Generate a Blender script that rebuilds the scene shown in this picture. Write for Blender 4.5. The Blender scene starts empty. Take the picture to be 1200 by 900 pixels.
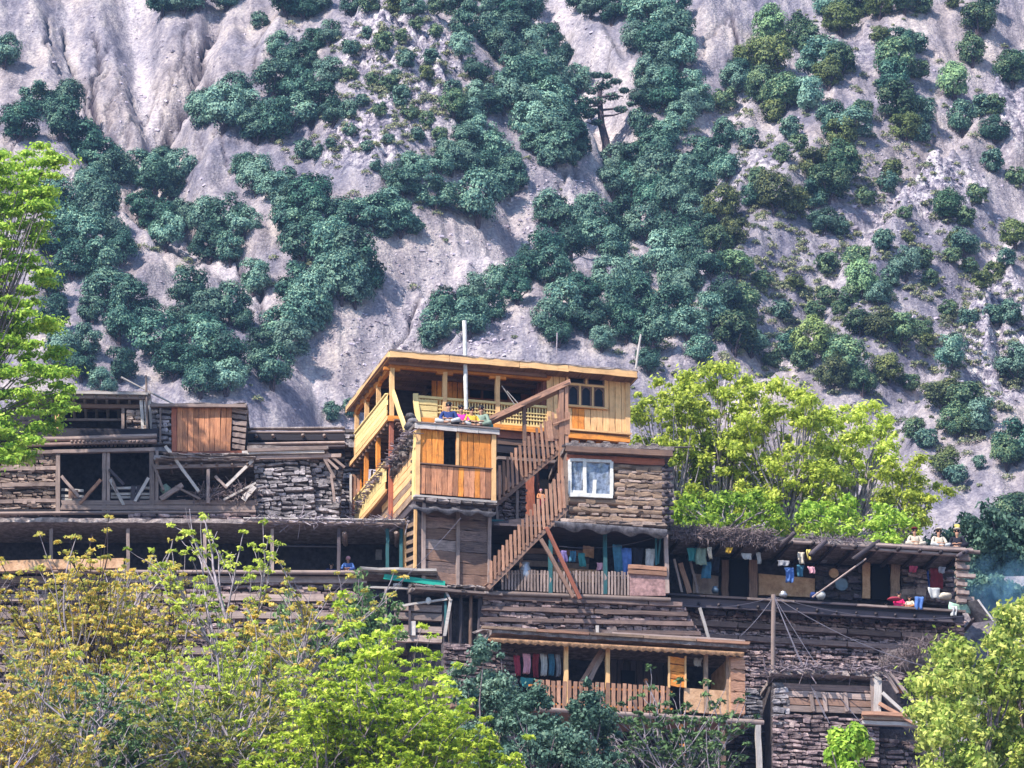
import bpy, math, random
import numpy as np
from mathutils import Vector, Matrix
random.seed(7)
rng = np.random.default_rng(7)
R = math.radians
SC = bpy.context.scene
COL = SC.collection

# ------------------------------------------------------------------ camera, sky, sun, exposure
PITCH = R(18.0); FPX = 6000.0
CAM = Vector((0, -190, 0))
cd = bpy.data.cameras.new("camera"); cd.sensor_width = 36; cd.lens = 36 * FPX / 1200
cd.clip_start = 1; cd.clip_end = 6000
cam = bpy.data.objects.new("camera", cd); COL.objects.link(cam)
cam.location = CAM; cam.rotation_euler = (R(90) + PITCH, 0, 0)
SC.camera = cam

SUN_EL, SUN_AZ = R(47), R(222)      # azimuth from +Y clockwise, where the sun stands (left, behind the camera)
world = bpy.data.worlds.new("World"); SC.world = world; world.use_nodes = True
wn = world.node_tree.nodes; wl = world.node_tree.links
sky = wn.new("ShaderNodeTexSky"); sky.sky_type = 'NISHITA'; sky.sun_disc = False
sky.sun_elevation = SUN_EL; sky.sun_rotation = SUN_AZ
sky.ozone_density = 3.0; sky.air_density = 1.3; sky.dust_density = 0.5; sky.altitude = 1800
bg = wn["Background"]; bg.inputs[1].default_value = 0.15
wl.new(sky.outputs[0], bg.inputs[0])
sl = bpy.data.lights.new("sun", 'SUN'); sl.energy = 5.0; sl.angle = R(0.6); sl.color = (1.0, 0.93, 0.83)
sun = bpy.data.objects.new("sun", sl); COL.objects.link(sun)
sdir = Vector((math.sin(SUN_AZ) * math.cos(SUN_EL), math.cos(SUN_AZ) * math.cos(SUN_EL), math.sin(SUN_EL)))
sun.rotation_euler = sdir.to_track_quat('Z', 'Y').to_euler()
SC.view_settings.view_transform = 'Standard'; SC.view_settings.look = 'None'
SC.view_settings.exposure = 1.0; SC.view_settings.gamma = 1.0
SC.render.engine = 'CYCLES'
SC.cycles.use_denoising = True
SC.cycles.max_bounces = 5; SC.cycles.diffuse_bounces = 3; SC.cycles.glossy_bounces = 2
SC.cycles.transparent_max_bounces = 6; SC.cycles.volume_bounces = 0
SC.cycles.volume_step_rate = 4

# ------------------------------------------------------------------ camera rays -> places in the world
FW = Vector((0, math.cos(PITCH), math.sin(PITCH))); UP = Vector((0, -math.sin(PITCH), math.cos(PITCH)))
def ray(px, py):
    return FW + Vector((1, 0, 0)) * ((px - 600) / FPX) + UP * ((450 - py) / FPX)
def at_y(px, py, y):
    d = ray(px, py); return CAM + d * ((y - CAM.y) / d.y)
class Frame:
    """a building's own axes: u along the front, v into the hill, z up; origin where the ray (px,py) meets y"""
    def __init__(s, px, py, y, deg):
        s.o = at_y(px, py, y); t = R(deg); s.deg = deg
        s.U = Vector((math.cos(t), math.sin(t), 0)); s.V = Vector((-math.sin(t), math.cos(t), 0))
    def uz(s, px, py, v=0.0):
        d = ray(px, py); t = (v - (CAM - s.o).dot(s.V)) / d.dot(s.V); p = CAM + d * t - s.o
        return p.dot(s.U), p.z
    def p(s, u, v, z):
        return s.o + s.U * u + s.V * v + Vector((0, 0, z))
    def P(s, px, py, v=0.0):
        u, z = s.uz(px, py, v); return s.p(u, v, z)

# ------------------------------------------------------------------ materials
MATS = {}
def nodes_of(m):
    m.use_nodes = True; nt = m.node_tree; return nt, nt.nodes, nt.links, nt.nodes["Principled BSDF"]
def mixrgb(N, L, fac, a, b, mode='MIX'):
    n = N.new("ShaderNodeMix"); n.data_type = 'RGBA'; n.blend_type = mode
    for i, x in ((0, fac), (6, a), (7, b)):
        if hasattr(x, 'is_output'): L.new(x, n.inputs[i])
        elif i == 0: n.inputs[0].default_value = x
        else: n.inputs[i].default_value = (*x, 1) if len(x) == 3 else x
    return n.outputs[2]
def ramp(N, L, src, stops):
    r = N.new("ShaderNodeValToRGB"); L.new(src, r.inputs[0]); e = r.color_ramp.elements
    while len(e) < len(stops): e.new(0.5)
    for k, (p, c) in enumerate(stops): e[k].position = p; e[k].color = (*c, 1)
    return r.outputs[0]
def noise(N, L, scale, vec=None, detail=4, rough=.6, dist=0):
    n = N.new("ShaderNodeTexNoise"); n.inputs['Scale'].default_value = scale; n.inputs['Detail'].default_value = detail
    n.inputs['Roughness'].default_value = rough; n.inputs['Distortion'].default_value = dist
    if vec is not None: L.new(vec, n.inputs['Vector'])
    return n.outputs['Fac']
def wood(name, c1, c2, rough=.75, stain=(.05, .04, .045), stain_amt=.5, vary=.35, bump=.5):
    m = bpy.data.materials.new(name); nt, N, L, B = nodes_of(m)
    tc = N.new("ShaderNodeTexCoord"); oi = N.new("ShaderNodeObjectInfo")
    mp = N.new("ShaderNodeMapping"); mp.inputs['Scale'].default_value = (1.2, 7, 7)
    ad = N.new("ShaderNodeVectorMath"); ad.operation = 'ADD'
    sc = N.new("ShaderNodeVectorMath"); sc.operation = 'SCALE'; sc.inputs[0].default_value = (37, 11, 23)
    L.new(oi.outputs['Random'], sc.inputs['Scale']); L.new(tc.outputs['Object'], mp.inputs[0])
    L.new(mp.outputs[0], ad.inputs[0]); L.new(sc.outputs[0], ad.inputs[1])
    g = noise(N, L, 1.6, ad.outputs[0], 5, .7, .6)
    c = ramp(N, L, g, [(.3, c1), (.68, c2)])
    v = N.new("ShaderNodeMapRange"); v.inputs['To Min'].default_value = 1 - vary; v.inputs['To Max'].default_value = 1 + vary * .6
    L.new(oi.outputs['Random'], v.inputs[0])
    hs = N.new("ShaderNodeHueSaturation"); L.new(v.outputs[0], hs.inputs['Value']); L.new(c, hs.inputs['Color'])
    s = noise(N, L, 2.3, None, 5, .7); L.new(N.new("ShaderNodeNewGeometry").outputs['Position'], s.node.inputs['Vector'])
    sm = N.new("ShaderNodeMapRange"); sm.inputs['From Min'].default_value = .47; sm.inputs['From Max'].default_value = .75
    sm.inputs['To Max'].default_value = stain_amt; L.new(s, sm.inputs[0])
    L.new(mixrgb(N, L, sm.outputs[0], hs.outputs[0], stain), B.inputs['Base Color'])
    B.inputs['Roughness'].default_value = rough; B.inputs['Specular IOR Level'].default_value = .25
    b = N.new("ShaderNodeBump"); b.inputs['Strength'].default_value = bump; b.inputs['Distance'].default_value = .03
    L.new(g, b.inputs['Height']); L.new(b.outputs[0], B.inputs['Normal'])
    MATS[name] = m; return m
def rock(name, c1, c2, c3, scale=2.0, vary=.4, bump=.8):
    m = bpy.data.materials.new(name); nt, N, L, B = nodes_of(m)
    ps = N.new("ShaderNodeNewGeometry"); oi = N.new("ShaderNodeObjectInfo")
    g = noise(N, L, scale, ps.outputs['Position'], 6, .7)
    c = ramp(N, L, g, [(.3, c1), (.5, c2), (.7, c3)])
    ri = ps.outputs['Random Per Island']
    v = N.new("ShaderNodeMapRange"); v.inputs['To Min'].default_value = 1 - vary; v.inputs['To Max'].default_value = 1 + vary
    L.new(ri, v.inputs[0])
    hs = N.new("ShaderNodeHueSaturation"); L.new(v.outputs[0], hs.inputs['Value']); L.new(c, hs.inputs['Color'])
    v2 = N.new("ShaderNodeMapRange"); v2.inputs['To Min'].default_value = 1 - vary; v2.inputs['To Max'].default_value = 1 + vary
    L.new(oi.outputs['Random'], v2.inputs[0])
    h2 = N.new("ShaderNodeHueSaturation"); L.new(v2.outputs[0], h2.inputs['Value']); L.new(hs.outputs[0], h2.inputs['Color'])
    L.new(h2.outputs[0], B.inputs['Base Color']); B.inputs['Roughness'].default_value = .9; B.inputs['Specular IOR Level'].default_value = .15
    g2 = noise(N, L, scale * 5, ps.outputs['Position'], 4, .6)
    b = N.new("ShaderNodeBump"); b.inputs['Strength'].default_value = bump; b.inputs['Distance'].default_value = .06
    L.new(g2, b.inputs['Height']); L.new(b.outputs[0], B.inputs['Normal'])
    MATS[name] = m; return m
def plain(name, c, rough=.8, vary=.12, spec=.2, metal=0):
    m = bpy.data.materials.new(name); nt, N, L, B = nodes_of(m)
    ps = N.new("ShaderNodeNewGeometry"); g = noise(N, L, 6, ps.outputs['Position'], 5, .65)
    L.new(ramp(N, L, g, [(.3, [x * (1 - vary * 2) for x in c]), (.7, [min(1, x * (1 + vary)) for x in c])]), B.inputs['Base Color'])
    B.inputs['Roughness'].default_value = rough; B.inputs['Specular IOR Level'].default_value = spec; B.inputs['Metallic'].default_value = metal
    MATS[name] = m; return m
def leafy(name, a, b, c, trans=.25):
    m = bpy.data.materials.new(name); nt, N, L, B = nodes_of(m)
    ps = N.new("ShaderNodeNewGeometry"); oi = N.new("ShaderNodeObjectInfo")
    ad = N.new("ShaderNodeMath"); ad.operation = 'MULTIPLY_ADD'; ad.inputs[1].default_value = .55
    L.new(ps.outputs['Random Per Island'], ad.inputs[0])
    n = noise(N, L, .9, ps.outputs['Position'], 3, .6)
    a2 = N.new("ShaderNodeMath"); a2.operation = 'MULTIPLY_ADD'; a2.inputs[1].default_value = .45
    L.new(oi.outputs['Random'], a2.inputs[0]); L.new(n, a2.inputs[2])
    a3 = N.new("ShaderNodeMath"); a3.operation = 'SUBTRACT'; a3.inputs[1].default_value = .25; L.new(a2.outputs[0], a3.inputs[0])
    L.new(a3.outputs[0], ad.inputs[2])
    a4 = N.new("ShaderNodeMath"); a4.operation = 'SUBTRACT'; a4.inputs[1].default_value = .22; L.new(ad.outputs[0], a4.inputs[0])
    col = ramp(N, L, a4.outputs[0], [(.15, a), (.5, b), (.85, c)])
    hv = N.new("ShaderNodeHueSaturation"); hm = N.new("ShaderNodeMapRange"); hm.inputs['To Min'].default_value = .46 if name.startswith('oak') else .49; hm.inputs['To Max'].default_value = .53 if name.startswith('oak') else .515; L.new(oi.outputs['Random'], hm.inputs[0]); L.new(hm.outputs[0], hv.inputs['Hue']); vm = N.new('ShaderNodeMapRange'); vm.inputs['To Min'].default_value = 1.25; vm.inputs['To Max'].default_value = .62; rn = N.new('ShaderNodeMath'); rn.operation = 'FRACT'; r7 = N.new('ShaderNodeMath'); r7.operation = 'MULTIPLY'; r7.inputs[1].default_value = 7.31; L.new(oi.outputs['Random'], r7.inputs[0]); L.new(r7.outputs[0], rn.inputs[0]); L.new(rn.outputs[0], vm.inputs[0]); L.new(vm.outputs[0], hv.inputs['Value']) if name.startswith('oak') else None; L.new(col, hv.inputs['Color']); col = hv.outputs[0]
    L.new(col, B.inputs['Base Color']); B.inputs['Roughness'].default_value = .65; B.inputs['Specular IOR Level'].default_value = .3
    if trans:
        tr = N.new("ShaderNodeBsdfTranslucent"); L.new(col, tr.inputs[0]); mx = N.new("ShaderNodeMixShader"); mx.inputs[0].default_value = trans
        L.new(B.outputs[0], mx.inputs[1]); L.new(tr.outputs[0], mx.inputs[2]); L.new(mx.outputs[0], nt.nodes["Material Output"].inputs[0])
    MATS[name] = m; return m

wood('wood_orange', (.46, .12, .02), (.90, .36, .07), vary=.30, stain=(.13, .05, .025), stain_amt=.7)
wood('wood_yellow', (.62, .42, .15), (.88, .68, .32), vary=.14, stain_amt=.25)
wood('wood_fascia', (.58, .30, .12), (.88, .56, .27), vary=.12, stain_amt=.35)
wood('wood_red', (.20, .05, .03), (.42, .15, .09), vary=.4)
wood('wood_panel', (.26, .08, .035), (.72, .34, .18), vary=.45, bump=.8)
wood('wood_brown', (.12, .065, .05), (.30, .18, .13), vary=.35)
wood('wood_weathered', (.14, .095, .085), (.44, .33, .29), vary=.4)
wood('wood_pale', (.34, .29, .27), (.62, .56, .52), vary=.25, stain_amt=.3)
wood('wood_dark', (.035, .028, .034), (.11, .085, .095), vary=.4)
wood('wood_shade', (.012, .010, .014), (.032, .026, .034), vary=.3, stain_amt=.1)  # near-black wood: the shade of interiors and undersides set as colour
wood('wood_stair', (.20, .09, .055), (.58, .32, .21), vary=.4)
wood('wood_log', (.15, .095, .07), (.46, .31, .21), vary=.35, bump=1, stain=(.07, .045, .04), stain_amt=.7)
wood('wood_log_dark', (.06, .04, .045), (.36, .24, .20), vary=.4, bump=1, stain_amt=.6)
wood('wood_teal', (.012, .055, .07), (.035, .14, .15), vary=.2)
rock('stone', (.08, .07, .078), (.20, .18, .19), (.44, .39, .40), 3, vary=.5)
rock('stone_brown', (.065, .048, .055), (.19, .135, .135), (.44, .33, .30), 3, vary=.55)
rock('stone_dark', (.035, .03, .04), (.08, .065, .08), (.17, .14, .15), 3)
rock('mortar', (.03, .025, .03), (.075, .062, .066), (.13, .11, .11), 4)
rock('mud', (.14, .10, .09), (.26, .19, .16), (.38, .29, .24), 2)
rock('mud_tan', (.32, .17, .10), (.52, .31, .18), (.66, .43, .28), 3, vary=.1, bump=.4)
rock('mud_roof', (.10, .08, .08), (.21, .17, .16), (.38, .32, .30), 4)
rock('scree', (.14, .12, .15), (.28, .24, .28), (.44, .39, .42), 1.2)
plain('shade_wall', (.038, .032, .042), vary=.4); plain('opening_shade', (.006, .005, .008))  # near-black colours carry the shade of interiors and open doorways
plain('white_paint', (.62, .60, .57), vary=.15); plain('bone', (.72, .68, .60)); plain('wire', (.13, .12, .15), .5)
plain('tin', (.42, .42, .45), .4, metal=.5, spec=.5); plain('tin_blue', (.14, .19, .24), .45, metal=.4, spec=.4)
plain('sheet_metal', (.20, .18, .19), .5, vary=.35, metal=.35); plain('sheet_cream', (.66, .36, .19), .55, vary=.35)
plain('skin', (.42, .23, .15), .55); plain('hair', (.012, .010, .010), .5); plain('tarp_green', (.02, .30, .22), .4)
plain('pink_plaster', (.34, .20, .19), .8, vary=.3)
plain('glass_plastic', (.19, .22, .29), .12, vary=.4, spec=.8)
plain('glass_dark', (.012, .012, .022), .35, vary=.3, spec=.15)
plain('bark', (.24, .19, .21), .9, vary=.4); plain('bark_dark', (.07, .05, .06), .9, vary=.4); plain('bark_pale', (.33, .28, .31), .9, vary=.3)
plain('twig', (.20, .15, .15), .9, vary=.4)
for n_, c_ in dict(white=(.50, .49, .48), magenta=(.62, .05, .32), navy=(.03, .05, .16), mustard=(.75, .45, .06), sage=(.24, .33, .24), teal=(.02, .25, .25),
                   crimson=(.42, .02, .06), blue=(.05, .16, .50), denim=(.03, .17, .28), pink=(.72, .30, .38), green=(.10, .42, .16), orange=(.68, .22, .05),
                   grey=(.30, .29, .32), black=(.02, .02, .03), beige=(.60, .50, .38), yellow=(.80, .60, .08), violet=(.20, .14, .42), hotpink=(.80, .03, .16),
                   mint=(.35, .60, .45), maroon=(.20, .03, .04)).items():
    g_ = sum(c_) / 3; c_ = tuple(.72 * q + .2 * g_ for q in c_) if n_ not in ('magenta', 'navy', 'hotpink', 'mustard', 'maroon', 'black') else c_
    plain('cloth_' + n_, c_, .9, vary=.18, spec=.1)
leafy('oak_teal', (.008, .038, .036), (.038, .120, .098), (.24, .38, .25), .12)
leafy('oak_green', (.016, .05, .034), (.06, .135, .075), (.27, .36, .16), .12)
leafy('oak_olive', (.025, .05, .025), (.085, .125, .045), (.27, .30, .09), .15)
leafy('scrub', (.03, .05, .035), (.10, .13, .07), (.30, .29, .15), .1)
leafy('leaf_yellow', (.20, .27, .04), (.50, .60, .08), (.88, .90, .20), .5)
leafy('leaf_spring', (.15, .19, .05), (.42, .43, .09), (.90, .62, .17), .5)
leafy('leaf_lemon', (.14, .24, .02), (.40, .52, .04), (.78, .82, .13), .45)
leafy('leaf_lime', (.10, .21, .025), (.28, .45, .04), (.60, .72, .12), .4)
leafy('leaf_bush', (.10, .16, .025), (.30, .39, .06), (.70, .68, .18), .35)
leafy('leaf_cypress', (.03, .07, .05), (.08, .16, .115), (.20, .30, .20), .15)
leafy('leaf_dull', (.05, .10, .04), (.12, .22, .08), (.28, .36, .13), .2)

# ------------------------------------------------------------------ small mesh library shared by the pieces
LIB = {}
def lib_mesh(kind, k, mat):
    key = (kind, k, mat)
    if key in LIB: return LIB[key]
    r = random.Random(hash(kind) % 1 + k * 17 + len(kind))
    V = []; Fc = []
    if kind in ('box', 'beam'):
        nr = 2 if kind == 'box' else 5; w = .0 if kind == 'box' else .07
        for i in range(nr):
            x = -.5 + i / (nr - 1); dy, dz = r.uniform(-w, w), r.uniform(-w, w)
            for a, b in ((-1, -1), (1, -1), (1, 1), (-1, 1)):
                V.append((x + (r.uniform(-.012, .012) if kind == 'beam' else 0), a * .5 + dy + r.uniform(-w, w) * .5, b * .5 + dz + r.uniform(-w, w) * .5))
        for i in range(nr - 1):
            for j in range(4):
                a, b = i * 4 + j, i * 4 + (j + 1) % 4; Fc.append((a, b, b + 4, a + 4))
        Fc += [(3, 2, 1, 0), tuple(range(nr * 4 - 4, nr * 4))]
    elif kind == 'log':
        nr, n = 4, 7
        for i in range(nr):
            x = -.5 + i / (nr - 1); dy, dz = r.uniform(-.08, .08), r.uniform(-.08, .08); s = r.uniform(.43, .55)
            for j in range(n):
                a = j * 2 * math.pi / n; q = s * r.uniform(.9, 1.1)
                V.append((x, math.cos(a) * q + dy, math.sin(a) * q + dz))
        for i in range(nr - 1):
            for j in range(n):
                a, b = i * n + j, i * n + (j + 1) % n; Fc.append((a, b, b + n, a + n))
        Fc += [tuple(range(n - 1, -1, -1)), tuple(range(nr * n - n, nr * n))]
    elif kind == 'stone':
        for z in (-1, 1):
            for s, zz in ((.5, .30), (.40, .5)) if z > 0 else ((.40, .5), (.5, .30)):
                for a, b in ((-1, -1), (1, -1), (1, 1), (-1, 1)):
                    V.append((a * s * r.uniform(.68, 1.12), b * s * r.uniform(.75, 1.08), z * zz * r.uniform(.62, 1.1)))
        for i in range(3):
            for j in range(4):
                a, b = i * 4 + j, i * 4 + (j + 1) % 4; Fc.append((a, b, b + 4, a + 4))
        Fc += [(3, 2, 1, 0), (12, 13, 14, 15)]
    me = bpy.data.meshes.new(kind + '_piece'); me.from_pydata(V, [], Fc); me.materials.append(MATS[mat])
    if kind == 'log': me.shade_smooth()
    LIB[key] = me; return me

WM = {}
def tag(o, label=None, cat=None, group=None, kind=None):
    if label: o['label'] = label
    if cat: o['category'] = cat
    if group: o['group'] = group
    if kind: o['kind'] = kind
    return o
def put(name, data, M, parent=None, label=None, kind=None):
    o = bpy.data.objects.new(name, data); COL.objects.link(o)
    o.matrix_basis = M
    if parent is not None:
        o.parent = parent; o.matrix_parent_inverse = WM[parent.name].inverted()
    WM[o.name] = M.copy()
    if label: o['label'] = label
    if kind: o['kind'] = kind
    return o
def thing(name, label, cat, loc, deg=0, group=None, kind=None):
    M = Matrix.Translation(loc) @ Matrix.Rotation(R(deg), 4, 'Z')
    return tag(put(name, None, M), label, cat, group, kind)
def mesh(name, V, Fc, mat, parent=None, smooth=False, kind=None, label=None, E=()):
    """a one-off mesh given in world coordinates, its origin moved to its own base"""
    V = np.asarray(V, dtype=float); c = V.mean(0); c[2] = V[:, 2].min()
    me = bpy.data.meshes.new(name); me.from_pydata((V - c).tolist(), list(E), Fc)
    for m in (mat if isinstance(mat, (list, tuple)) else [mat]): me.materials.append(MATS[m])
    if smooth: me.shade_smooth()
    return put(name, me, Matrix.Translation(Vector(c)), parent, label, kind)
def stick_matrix(a, b, th, dp, dv):
    x = b - a; L_ = x.length; xn = x.normalized(); y = dv - xn * dv.dot(xn)
    if y.length < 1e-4: y = xn.orthogonal()
    y.normalize(); z = xn.cross(y)
    M = Matrix(((xn.x * L_, y.x * dp, z.x * th, 0), (xn.y * L_, y.y * dp, z.y * th, 0), (xn.z * L_, y.z * dp, z.z * th, 0), (0, 0, 0, 1)))
    M.translation = (a + b) / 2; return M
YV = Vector((0, 1, 0))
def W(name, parent, mat, a, b, th, dp=None, dv=YV, kind='beam', label=None):
    """a straight piece between two world points"""
    return put(name, lib_mesh(kind, random.randrange(6), mat), stick_matrix(a, b, th, dp or th, dv), parent, label)
def Bm(fr, name, parent, mat, a, b, th, dp=None, v=0, v2=None, kind='beam', label=None):
    """a straight piece between two points seen on the plane v of a frame"""
    A = fr.P(a[0], a[1], v); Bp = fr.P(b[0], b[1], v if v2 is None else v2)
    return W(name, parent, mat, A, Bp, th, dp, fr.V, kind, label)
def lerp(a, b, t): return (a[0] + (b[0] - a[0]) * t, a[1] + (b[1] - a[1]) * t)
def planks(fr, name, parent, mat, tl, tr, br, bl, n, v=0, th=.045, along='v', gap=.10, jag=0, mats=None, kind='beam'):
    for i in range(n):
        t = (i + .5) / n
        if along == 'v': a, b = lerp(bl, br, t), lerp(tl, tr, t); w0, w1 = fr.P(*lerp(bl, br, i / n), v), fr.P(*lerp(bl, br, (i + 1) / n), v)
        else: a, b = lerp(tl, bl, t), lerp(tr, br, t); w0, w1 = fr.P(*lerp(tl, bl, i / n), v), fr.P(*lerp(tl, bl, (i + 1) / n), v)
        if jag: b = (b[0], b[1] + random.uniform(-jag, jag)) if along == 'v' else (b[0] + random.uniform(-jag, jag), b[1])
        vv = v + random.uniform(-.012, .012)
        Bm(fr, name, parent, random.choice(mats) if mats else mat, a, b, (w1 - w0).length * (1 - gap), th, vv, kind=kind)
def prism(fr, name, parent, mat, pts, v0, v1, kind=None):
    uz = [fr.uz(x, y, v0) for x, y in pts]; n = len(uz)
    V = [fr.p(u, v0, z) for u, z in uz] + [fr.p(u, v1, z) for u, z in uz]
    Fc = [tuple(range(n)), tuple(range(2 * n - 1, n - 1, -1))] + [(i, i + n, (i + 1) % n + n, (i + 1) % n) for i in range(n)]
    return mesh(name, V, Fc, mat, parent, kind=kind)
def box(fr, name, parent, mat, u0, u1, v0, v1, z0, z1):
    V = [fr.p(u, v, z) for z in (z0, z1) for u, v in ((u0, v0), (u1, v0), (u1, v1), (u0, v1))]
    return mesh(name, V, [(3, 2, 1, 0), (4, 5, 6, 7), (0, 1, 5, 4), (1, 2, 6, 5), (2, 3, 7, 6), (3, 0, 4, 7)], mat, parent)
def rough_slab(fr, name, parent, mat, u0, u1, v0, v1, z0, z1, amp=.04, step=.35):
    """a mud or earth roof slab with an uneven edge and a lumpy top"""
    nu = max(2, int((u1 - u0) / step)); nv = max(2, int((v1 - v0) / .8)); V = []; Fc = []
    top = {}; bot = {}
    for i in range(nu + 1):
        for j in range(nv + 1):
            u = u0 + (u1 - u0) * i / nu; v = v0 + (v1 - v0) * j / nv; e = (j == 0) or (i in (0, nu))
            ju = random.uniform(-amp, amp) if e else 0
            top[i, j] = len(V); V.append(fr.p(u + ju * (i in (0, nu)), v + random.uniform(-amp, amp) * (j == 0), z1 + random.uniform(-amp, amp) * .8))
            bot[i, j] = len(V); V.append(fr.p(u + ju * (i in (0, nu)), v + random.uniform(-amp, amp) * (j == 0), z0 + random.uniform(-amp, amp) * .5))
    for i in range(nu):
        for j in range(nv):
            Fc.append((top[i, j], top[i + 1, j], top[i + 1, j + 1], top[i, j + 1])); Fc.append((bot[i, j], bot[i, j + 1], bot[i + 1, j + 1], bot[i + 1, j]))
    for i in range(nu):
        Fc.append((bot[i, 0], bot[i + 1, 0], top[i + 1, 0], top[i, 0])); Fc.append((bot[i + 1, nv], bot[i, nv], top[i, nv], top[i + 1, nv]))
    for j in range(nv):
        Fc.append((bot[0, j + 1], bot[0, j], top[0, j], top[0, j + 1])); Fc.append((bot[nu, j], bot[nu, j + 1], top[nu, j + 1], top[nu, j]))
    return mesh(name, V, Fc, mat, parent)
def joined(name, mats_list, mat, parent=None, lib='stone', kind='stuff', label=None):
    """many little pieces in one mesh: matrices times a library shape"""
    if not mats_list: return
    V = []; Fc = []; off = 0
    for M in mats_list:
        me = lib_mesh(lib, random.randrange(6), mat)
        vs = np.empty(len(me.vertices) * 3); me.vertices.foreach_get('co', vs); vs = vs.reshape(-1, 3)
        A = np.array(M); V.append(vs @ A[:3, :3].T + A[:3, 3]); Fc += [tuple(i + off for i in p.vertices) for p in me.polygons]; off += len(vs)
    return mesh(name, np.concatenate(V), Fc, mat, parent, kind=kind, label=label)
def stones(fr, parent, tl, tr, br, bl, rowh=.15, v=0, mat='stone', single=False, asp=1.7, dp=.28, ragged=0, back=True, name='stone'):
    """dry stone wall: uneven courses of stones, each proud of a dark backing"""
    (u0, z1), (u1, z1b), (u1b, z0b), (u0b, z0) = fr.uz(*tl, v), fr.uz(*tr, v), fr.uz(*br, v), fr.uz(*bl, v)
    H = max(z1, z1b) - min(z0, z0b); n = max(1, round(H / rowh)); Ms = []
    for i in range(n):
        t = (i + .5) / n; a = (u0 + (u0b - u0) * t); b = (u1 + (u1b - u1) * t); zl = z1 + (z0 - z1) * t; zr = z1b + (z0b - z1b) * t
        hl = (z1 - z0) / n; u = a + random.uniform(-ragged, ragged); wob = random.uniform(0, 9)
        while u < b - .05:
            w = min(rowh * asp * random.choice((.5, .7, .9, 1.1, 1.4, 2.0)) * random.uniform(.8, 1.2), max(.1, b - u)); q = (u + w / 2 - a) / (b - a)
            h = rowh * random.uniform(.6, 1.12); z = zl + (zr - zl) * q + rowh * .28 * math.sin(u * 1.9 + wob) + random.uniform(-.12, .12) * rowh
            c = fr.p(u + w / 2, v + random.uniform(-.05, .05), z)
            M = Matrix.Translation(c) @ Matrix.Rotation(R(fr.deg), 4, 'Z') @ Matrix.Rotation(random.uniform(-.16, .16), 4, 'Y') @ Matrix.Diagonal((w * 1.0, dp * random.uniform(.7, 1.1), h, 1))
            Ms.append(M); u += w
    if single:
        for M in Ms[:300]: put(name, lib_mesh('stone', random.randrange(6), mat), M, parent)
        joined(name, Ms[300:], mat, parent)
    else: joined(name, Ms, mat, parent)
    if back: prism(fr, 'wall_core', parent, 'mortar', [tl, tr, br, bl], v + .06, v + .5)
def crib(fr, parent, tl, tr, br, bl, n, v=0, rowh=.17, smat='stone_brown', bmat='wood_weathered', frac=.42, ends=True):
    """timber laced wall: beams laid between bands of small stones"""
    for i in range(n):
        a, b = lerp(tl, bl, i / n), lerp(tr, br, i / n); c, d = lerp(tl, bl, (i + 1) / n), lerp(tr, br, (i + 1) / n)
        ma, mb = lerp(a, c, frac), lerp(b, d, frac); ca, cb = lerp(a, c, frac / 2), lerp(b, d, frac / 2)
        h = (fr.P(*a, v) - fr.P(*ma, v)).length
        q = 0.
        while q < 1:
            q2 = min(1, q + random.uniform(.3, .6)); q2 = 1 if q2 > .85 else q2
            Bm(fr, 'beam', parent, bmat, lerp(ca, cb, q), lerp(ca, cb, q2 - .004), h * .9, .3, v - .06 + random.uniform(-.05, .03)); q = q2
        stones(fr, parent, ma, mb, d, c, rowh, v, smat, back=False)
        if ends:
            for k in range(2, 7):
                if random.random() < .5:
                    p = lerp(ma, mb, k / 8 + random.uniform(-.04, .04)); P0 = fr.P(*p, v)
                    W('beam_end', parent, bmat, P0 - fr.V * .22, P0 + fr.V * .3, .13, .16, fr.U)
    prism(fr, 'wall_core', parent, 'mortar', [tl, tr, br, bl], v + .08, v + .6)
def rod_mesh(paths, nside=5):
    """tubes: list of (points, radii) -> verts, faces"""
    V = []; Fc = []; off = 0
    for pts, rad in paths:
        P = np.asarray(pts, float); n = len(P)
        T = np.gradient(P, axis=0); T /= np.linalg.norm(T, axis=1)[:, None] + 1e-9
        ref = np.array([0.31, .2, .93]) if abs(T[0][2]) < .9 else np.array([1., .1, 0])
        A = np.cross(T, ref); A /= np.linalg.norm(A, axis=1)[:, None] + 1e-9; Bv = np.cross(T, A)
        for k in range(nside):
            a = 2 * math.pi * k / nside
            V.append(P + (A * math.cos(a) + Bv * math.sin(a)) * np.asarray(rad)[:, None])
        for i in range(n - 1):
            for k in range(nside):
                a = off + k * n + i; b = off + ((k + 1) % nside) * n + i; Fc.append((a, b, b + 1, a + 1))
        off += n * nside
    return np.concatenate(V), Fc
def cable(name, a, b, sag, rad, mat, label, cat='cable', group=None):
    pts = [a.lerp(b, t) - Vector((0, 0, sag * 4 * t * (1 - t))) for t in np.linspace(0, 1, 14)]
    V, Fc = rod_mesh([([tuple(p) for p in pts], [rad * .7] * 14)], 4)
    return tag(mesh(name, V, Fc, mat), label, cat, group)

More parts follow.
